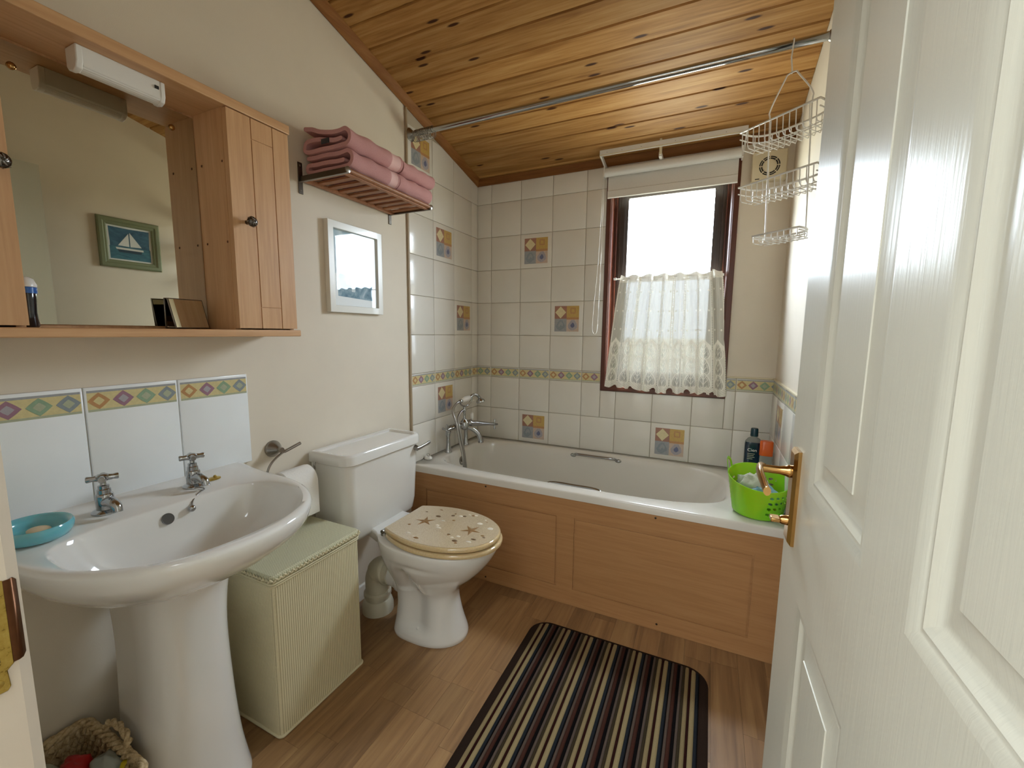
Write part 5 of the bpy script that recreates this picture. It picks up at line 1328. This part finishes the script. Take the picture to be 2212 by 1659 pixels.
# its contents
r3 = random.Random(11)
def blob(c, r, sc, seed, amp=.25, n=22):
    m_ = MB(); m_.sphere((0, 0, 0), 1, n); rr = random.Random(seed); ph = [rr.random() * 6 for _ in range(6)]
    def f(p):
        k = 1 + amp * (math.sin(p.x * 5 + ph[0]) * math.sin(p.y * 6 + ph[1]) + .6 * math.sin(p.z * 9 + p.x * 7 + ph[2]) * math.sin(p.y * 11 + ph[3]))
        return Vector(c) + Vector((p.x * sc[0], p.y * sc[1], p.z * sc[2])) * r * k
    return m_.xf(f)
tag(obj(blob(GC + Vector((-.020, .026, .104)), .046, (1, .9, .8), 2, .28, 30), 'wash_cloth', 'cloth_grey', None, smooth=60, origin=GC + Vector((-.025, .028, .04))), 'crumpled grey-green wash cloth inside the lime green basket', 'cloth')
tag(obj(blob(GC + Vector((.020, -.026, .078)), .050, (1, .85, .75), 5, .24, 30), 'bath_puff', 'net_blue', None, smooth=60, origin=GC + Vector((.022, -.03, .03))), 'blue-grey net bath puff inside the lime green basket', 'bath puff')
# tall navy bottle
BX, BYy = 1.583, -.190
t_ = thing('shower_gel_bottle', 'tall dark teal bottle with a screw cap behind the green basket', 'bottle', (BX, BYy, BZ + .0005))
def rr_(z, a, b, cx_=BX, cy_=BYy, e=.6, n=32): return [Vector((cx_ + a * math.copysign(abs(math.cos(t)) ** e, math.cos(t)), cy_ + b * math.copysign(abs(math.sin(t)) ** e, math.sin(t)), z)) for t in [2 * PI * k / n for k in range(n)]]
z0 = BZ + .0008
obj(MB().loft([rr_(z0, .034, .022), rr_(z0 + .004, .0365, .024), rr_(z0 + .180, .0365, .024), rr_(z0 + .190, .035, .0225)]), 'body', 'bottle_navy', t_, smooth=50)
obj(MB().loft([rr_(z0 + .190, .035, .0225), rr_(z0 + .206, .024, .016, e=.8), rr_(z0 + .212, .013, .013, e=1), rr_(z0 + .222, .013, .013, e=1)]), 'shoulder', 'clear_plastic', t_, smooth=60)
obj(MB().loft([rr_(z0 + .217, .0165, .0165, e=1), rr_(z0 + .250, .0155, .0155, e=1), rr_(z0 + .254, .013, .013, e=1)]), 'cap', 'bottle_teal', t_, smooth=40)
pf = plane_fn('y-', BYy - .0242)
obj(text_mb('Cien', .021, pf, BX - .026, z0 + .148, .0004), 'lettering', 'label_white', t_, clean=False)
for k, w in enumerate((.030, .026, .030, .022)): obj(slab(MB(), pf, BX - .024, BX - .024 + w, z0 + .136 - .008 * k, z0 + .1385 - .008 * k, .0002, .0005), 'lettering', 'cloth_grey', t_)
# orange-capped bottle
BX2, BY2 = 1.630, -.235
t_ = thing('shampoo_bottle', 'clear bottle with a wide orange cap beside the teal bottle', 'bottle', (BX2, BY2, BZ + .0005))
obj(MB().loft([rr_(z0, .022, .016, BX2, BY2), rr_(z0 + .004, .0245, .0175, BX2, BY2), rr_(z0 + .14, .0245, .0175, BX2, BY2), rr_(z0 + .143, .022, .016, BX2, BY2)]), 'body', 'clear_plastic', t_, smooth=50)
obj(MB().loft([rr_(z0 + .143, .0265, .019, BX2, BY2), rr_(z0 + .205, .0260, .0185, BX2, BY2), rr_(z0 + .209, .023, .016, BX2, BY2)]), 'cap', 'orange_plastic', t_, smooth=40)

# ---- striped rug
RX0, RX1, RY0, RY1 = .775, 1.437, -1.93, -.848
t_ = thing('striped_rug', 'brown and cream striped bath mat with a dark border on the floor', 'rug', ((RX0 + RX1) / 2, (RY0 + RY1) / 2, 0))
def rr2(z, o, r=.075, n=8):
    x0, x1, y0, y1 = RX0 + o, RX1 - o, RY0 + o, RY1 - o; r -= o; out = []
    for cxx, cyy, a0 in ((x1 - r, y1 - r, 0), (x0 + r, y1 - r, PI / 2), (x0 + r, y0 + r, PI), (x1 - r, y0 + r, 3 * PI / 2)):
        out += [Vector((cxx + r * math.cos(a0 + PI / 2 * i / n), cyy + r * math.sin(a0 + PI / 2 * i / n), z)) for i in range(n + 1)]
    return out
obj(MB().loft([rr2(.0005, 0), rr2(.004, -.001), rr2(.0065, .003), rr2(.0068, .020), rr2(.004, .030)]), 'border', 'rug_yarn_0', t_, smooth=50)
seq = [(1, .0125), (2, .0080), (3, .0145), (4, .0095), (7, .003), (5, .0085), (6, .0115), (7, .0095), (8, .0080), (9, .0085)]
m_ = MB(); x_ = RX0 + .027; k = 0; r_in = .05
while x_ < RX1 - .0275:
    mi_, w = seq[k % 10]; x1_ = min(x_ + w, RX1 - .027)
    def ylim(x):
        e = min(x - RX0, RX1 - x) - .006; r = .069
        if e >= r: return RY1 - .010, RY0 + .010
        d = r - math.sqrt(max(0, r * r - (r - e) ** 2)); return RY1 - .010 - d, RY0 + .010 + d
    m_.mi = mi_; rows_ = []
    for q, h in ((0.0, .006), (.15, .0085), (.5, .0095), (.85, .0085), (1.0, .006)):
        xx = x_ + (x1_ - x_) * q; yt, yb2 = ylim(xx)
        rows_.append([(xx, yq, h - dh) for yq, dh in ((yb2, .0025), (yb2 + .004, 0), ((yt + yb2) / 2, 0), (yt - .004, 0), (yt, .0025))])
    m_.loft(rows_, False, False, False); x_ = x1_; k += 1
obj(m_, 'pile', ['rug_yarn_%d' % i for i in range(10)], t_, smooth=50, clean=False)

# ---- wicker basket under the basin and what is in it
WX0_, WX1_, WY0_, WY1_, WH = .020, .300, -2.215, -1.988, .245
t_ = thing('seagrass_basket', 'square seagrass basket standing on the floor under the washbasin', 'basket', (.16, -2.10, 0))
def wb_ring(z, o, n=5, r=.02):
    x0, x1, y0, y1 = WX0_ + o, WX1_ - o, WY0_ + o, WY1_ - o; out = []
    for cxx, cyy, a0 in ((x1 - r, y1 - r, 0), (x0 + r, y1 - r, PI / 2), (x0 + r, y0 + r, PI), (x1 - r, y0 + r, 3 * PI / 2)):
        out += [Vector((cxx + r * math.cos(a0 + PI / 2 * i / n), cyy + r * math.sin(a0 + PI / 2 * i / n), z)) for i in range(n + 1)]
    return out
obj(MB().loft([wb_ring(.001, .02), wb_ring(.01, .012), wb_ring(WH - .01, 0), wb_ring(WH - .01, .010), wb_ring(.012, .024)]), 'shell', 'seagrass', t_, smooth=40)
def path_pts(ring, step):
    out = []; N = len(ring)
    for i in range(N):
        a, b = ring[i], ring[(i + 1) % N]; L = (b - a).length; k = max(1, int(L / step)); out += [a + (b - a) * q / k for q in range(k)]
    return out
wv = MB()
for row in range(12):
    z = .012 + row * .0195; o = .012 * (1 - z / WH) + .001
    for side in (0,):
        pp_ = path_pts(wb_ring(z, o), .014)
        for i, p in enumerate(pp_):
            c = Vector(((WX0_ + WX1_) / 2, (WY0_ + WY1_) / 2, z)); d = (p - c); d.z = 0; d.normalize()
            if (i + row) % 2: continue
            q = pp_[(i + 1) % len(pp_)]
            for s_ in (1, -1): wv.tube([p - Vector((0, 0, .010)) + d * -.004 * (s_ < 0) * 3, (p + q) / 2 * .5 + p * .5 + d * (.004 if s_ > 0 else -.014), p + Vector((0, 0, .010)) + d * -.004 * (s_ < 0) * 3], [.003, .0062, .003], 6)
obj(wv, 'weave', 'seagrass', t_, smooth=60, clean=False, kind='stuff')
rope = path_pts(wb_ring(WH - .004, .004), .006); rr4 = MB()
for ph in (0, PI * 2 / 3, PI * 4 / 3):
    pts = []
    for i, p in enumerate(rope):
        c = Vector(((WX0_ + WX1_) / 2, (WY0_ + WY1_) / 2, p.z)); d = (p - c); d.z = 0; d.normalize(); a = i * .55 + ph
        pts.append(p + d * math.cos(a) * .006 + Vector((0, 0, math.sin(a) * .006)))
    rr4.tube(pts, .006, 8, closed=True)
obj(rr4, 'rolled_rim', 'seagrass', t_, smooth=60)
for y_, x_ in ((WY1_ - .002, .16),):
    hp = bez([(x_ - .05, y_, WH), (x_ - .045, y_ + .006, WH + .022), (x_, y_ + .008, WH + .034), (x_ + .045, y_ + .006, WH + .022), (x_ + .05, y_, WH)], 8); hh_ = MB()
    for ph in (0, PI):
        hh_.tube([p + Vector((0, math.cos(i * .6 + ph) * .004, math.sin(i * .6 + ph) * .004)) for i, p in enumerate(hp)], .005, 8)
    obj(hh_, 'handle', 'seagrass', t_, smooth=60)
tag(obj(blob((.135, -2.055, .212), .040, (1, .8, .9), 21, .12), 'sponge', 'red_plastic', None, smooth=60, origin=(.135, -2.055, .17)), 'dark red sponge in the seagrass basket', 'sponge')
tag(obj(blob((.085, -2.095, .205), .036, (1, .8, .9), 23, .12), 'cloth_bundle', 'cloth_grey', None, smooth=60, origin=(.085, -2.095, .17)), 'pale crumpled cloth in the corner of the seagrass basket', 'cloth')
tag(obj(blob((.185, -2.075, .185), .036, (1, .8, .8), 25, .1), 'blue_cloth', 'deep_blue', None, smooth=60, origin=(.185, -2.075, .15)), 'deep blue cloth between the sponge and the yellow packet', 'cloth')
tag(obj(blob((.190, -2.022, .222), .036, (1, .75, .75), 27, .12), 'crumpled_bag', 'grey_film', None, smooth=60, origin=(.190, -2.022, .18)), 'crumpled grey plastic bag in the seagrass basket', 'bag')
t_ = thing('cleaner_bottle', 'yellow cleaner bottle lying tilted in the seagrass basket', 'bottle', (.25, -2.05, .12))
ax_ = Vector((-.25, .55, .8)).normalized()
obj(MB().lathe([(.02, 0), (.028, .004), (.03, .07), (.024, .09), (.012, .10)], (.255, -2.060, .130), ax_, 24), 'body', 'yellow_plastic', t_, smooth=50)
obj(MB().lathe([(.014, 0), (.014, .02), (.008, .026)], Vector((.255, -2.060, .130)) + ax_ * .10, ax_, 18), 'cap', 'yellow_plastic', t_, smooth=50)

# ------------------------------------------------------------------ tidy up helper properties
for o in bpy.data.objects:
    for k in ('_o', '_w'):
        if k in o: del o[k]
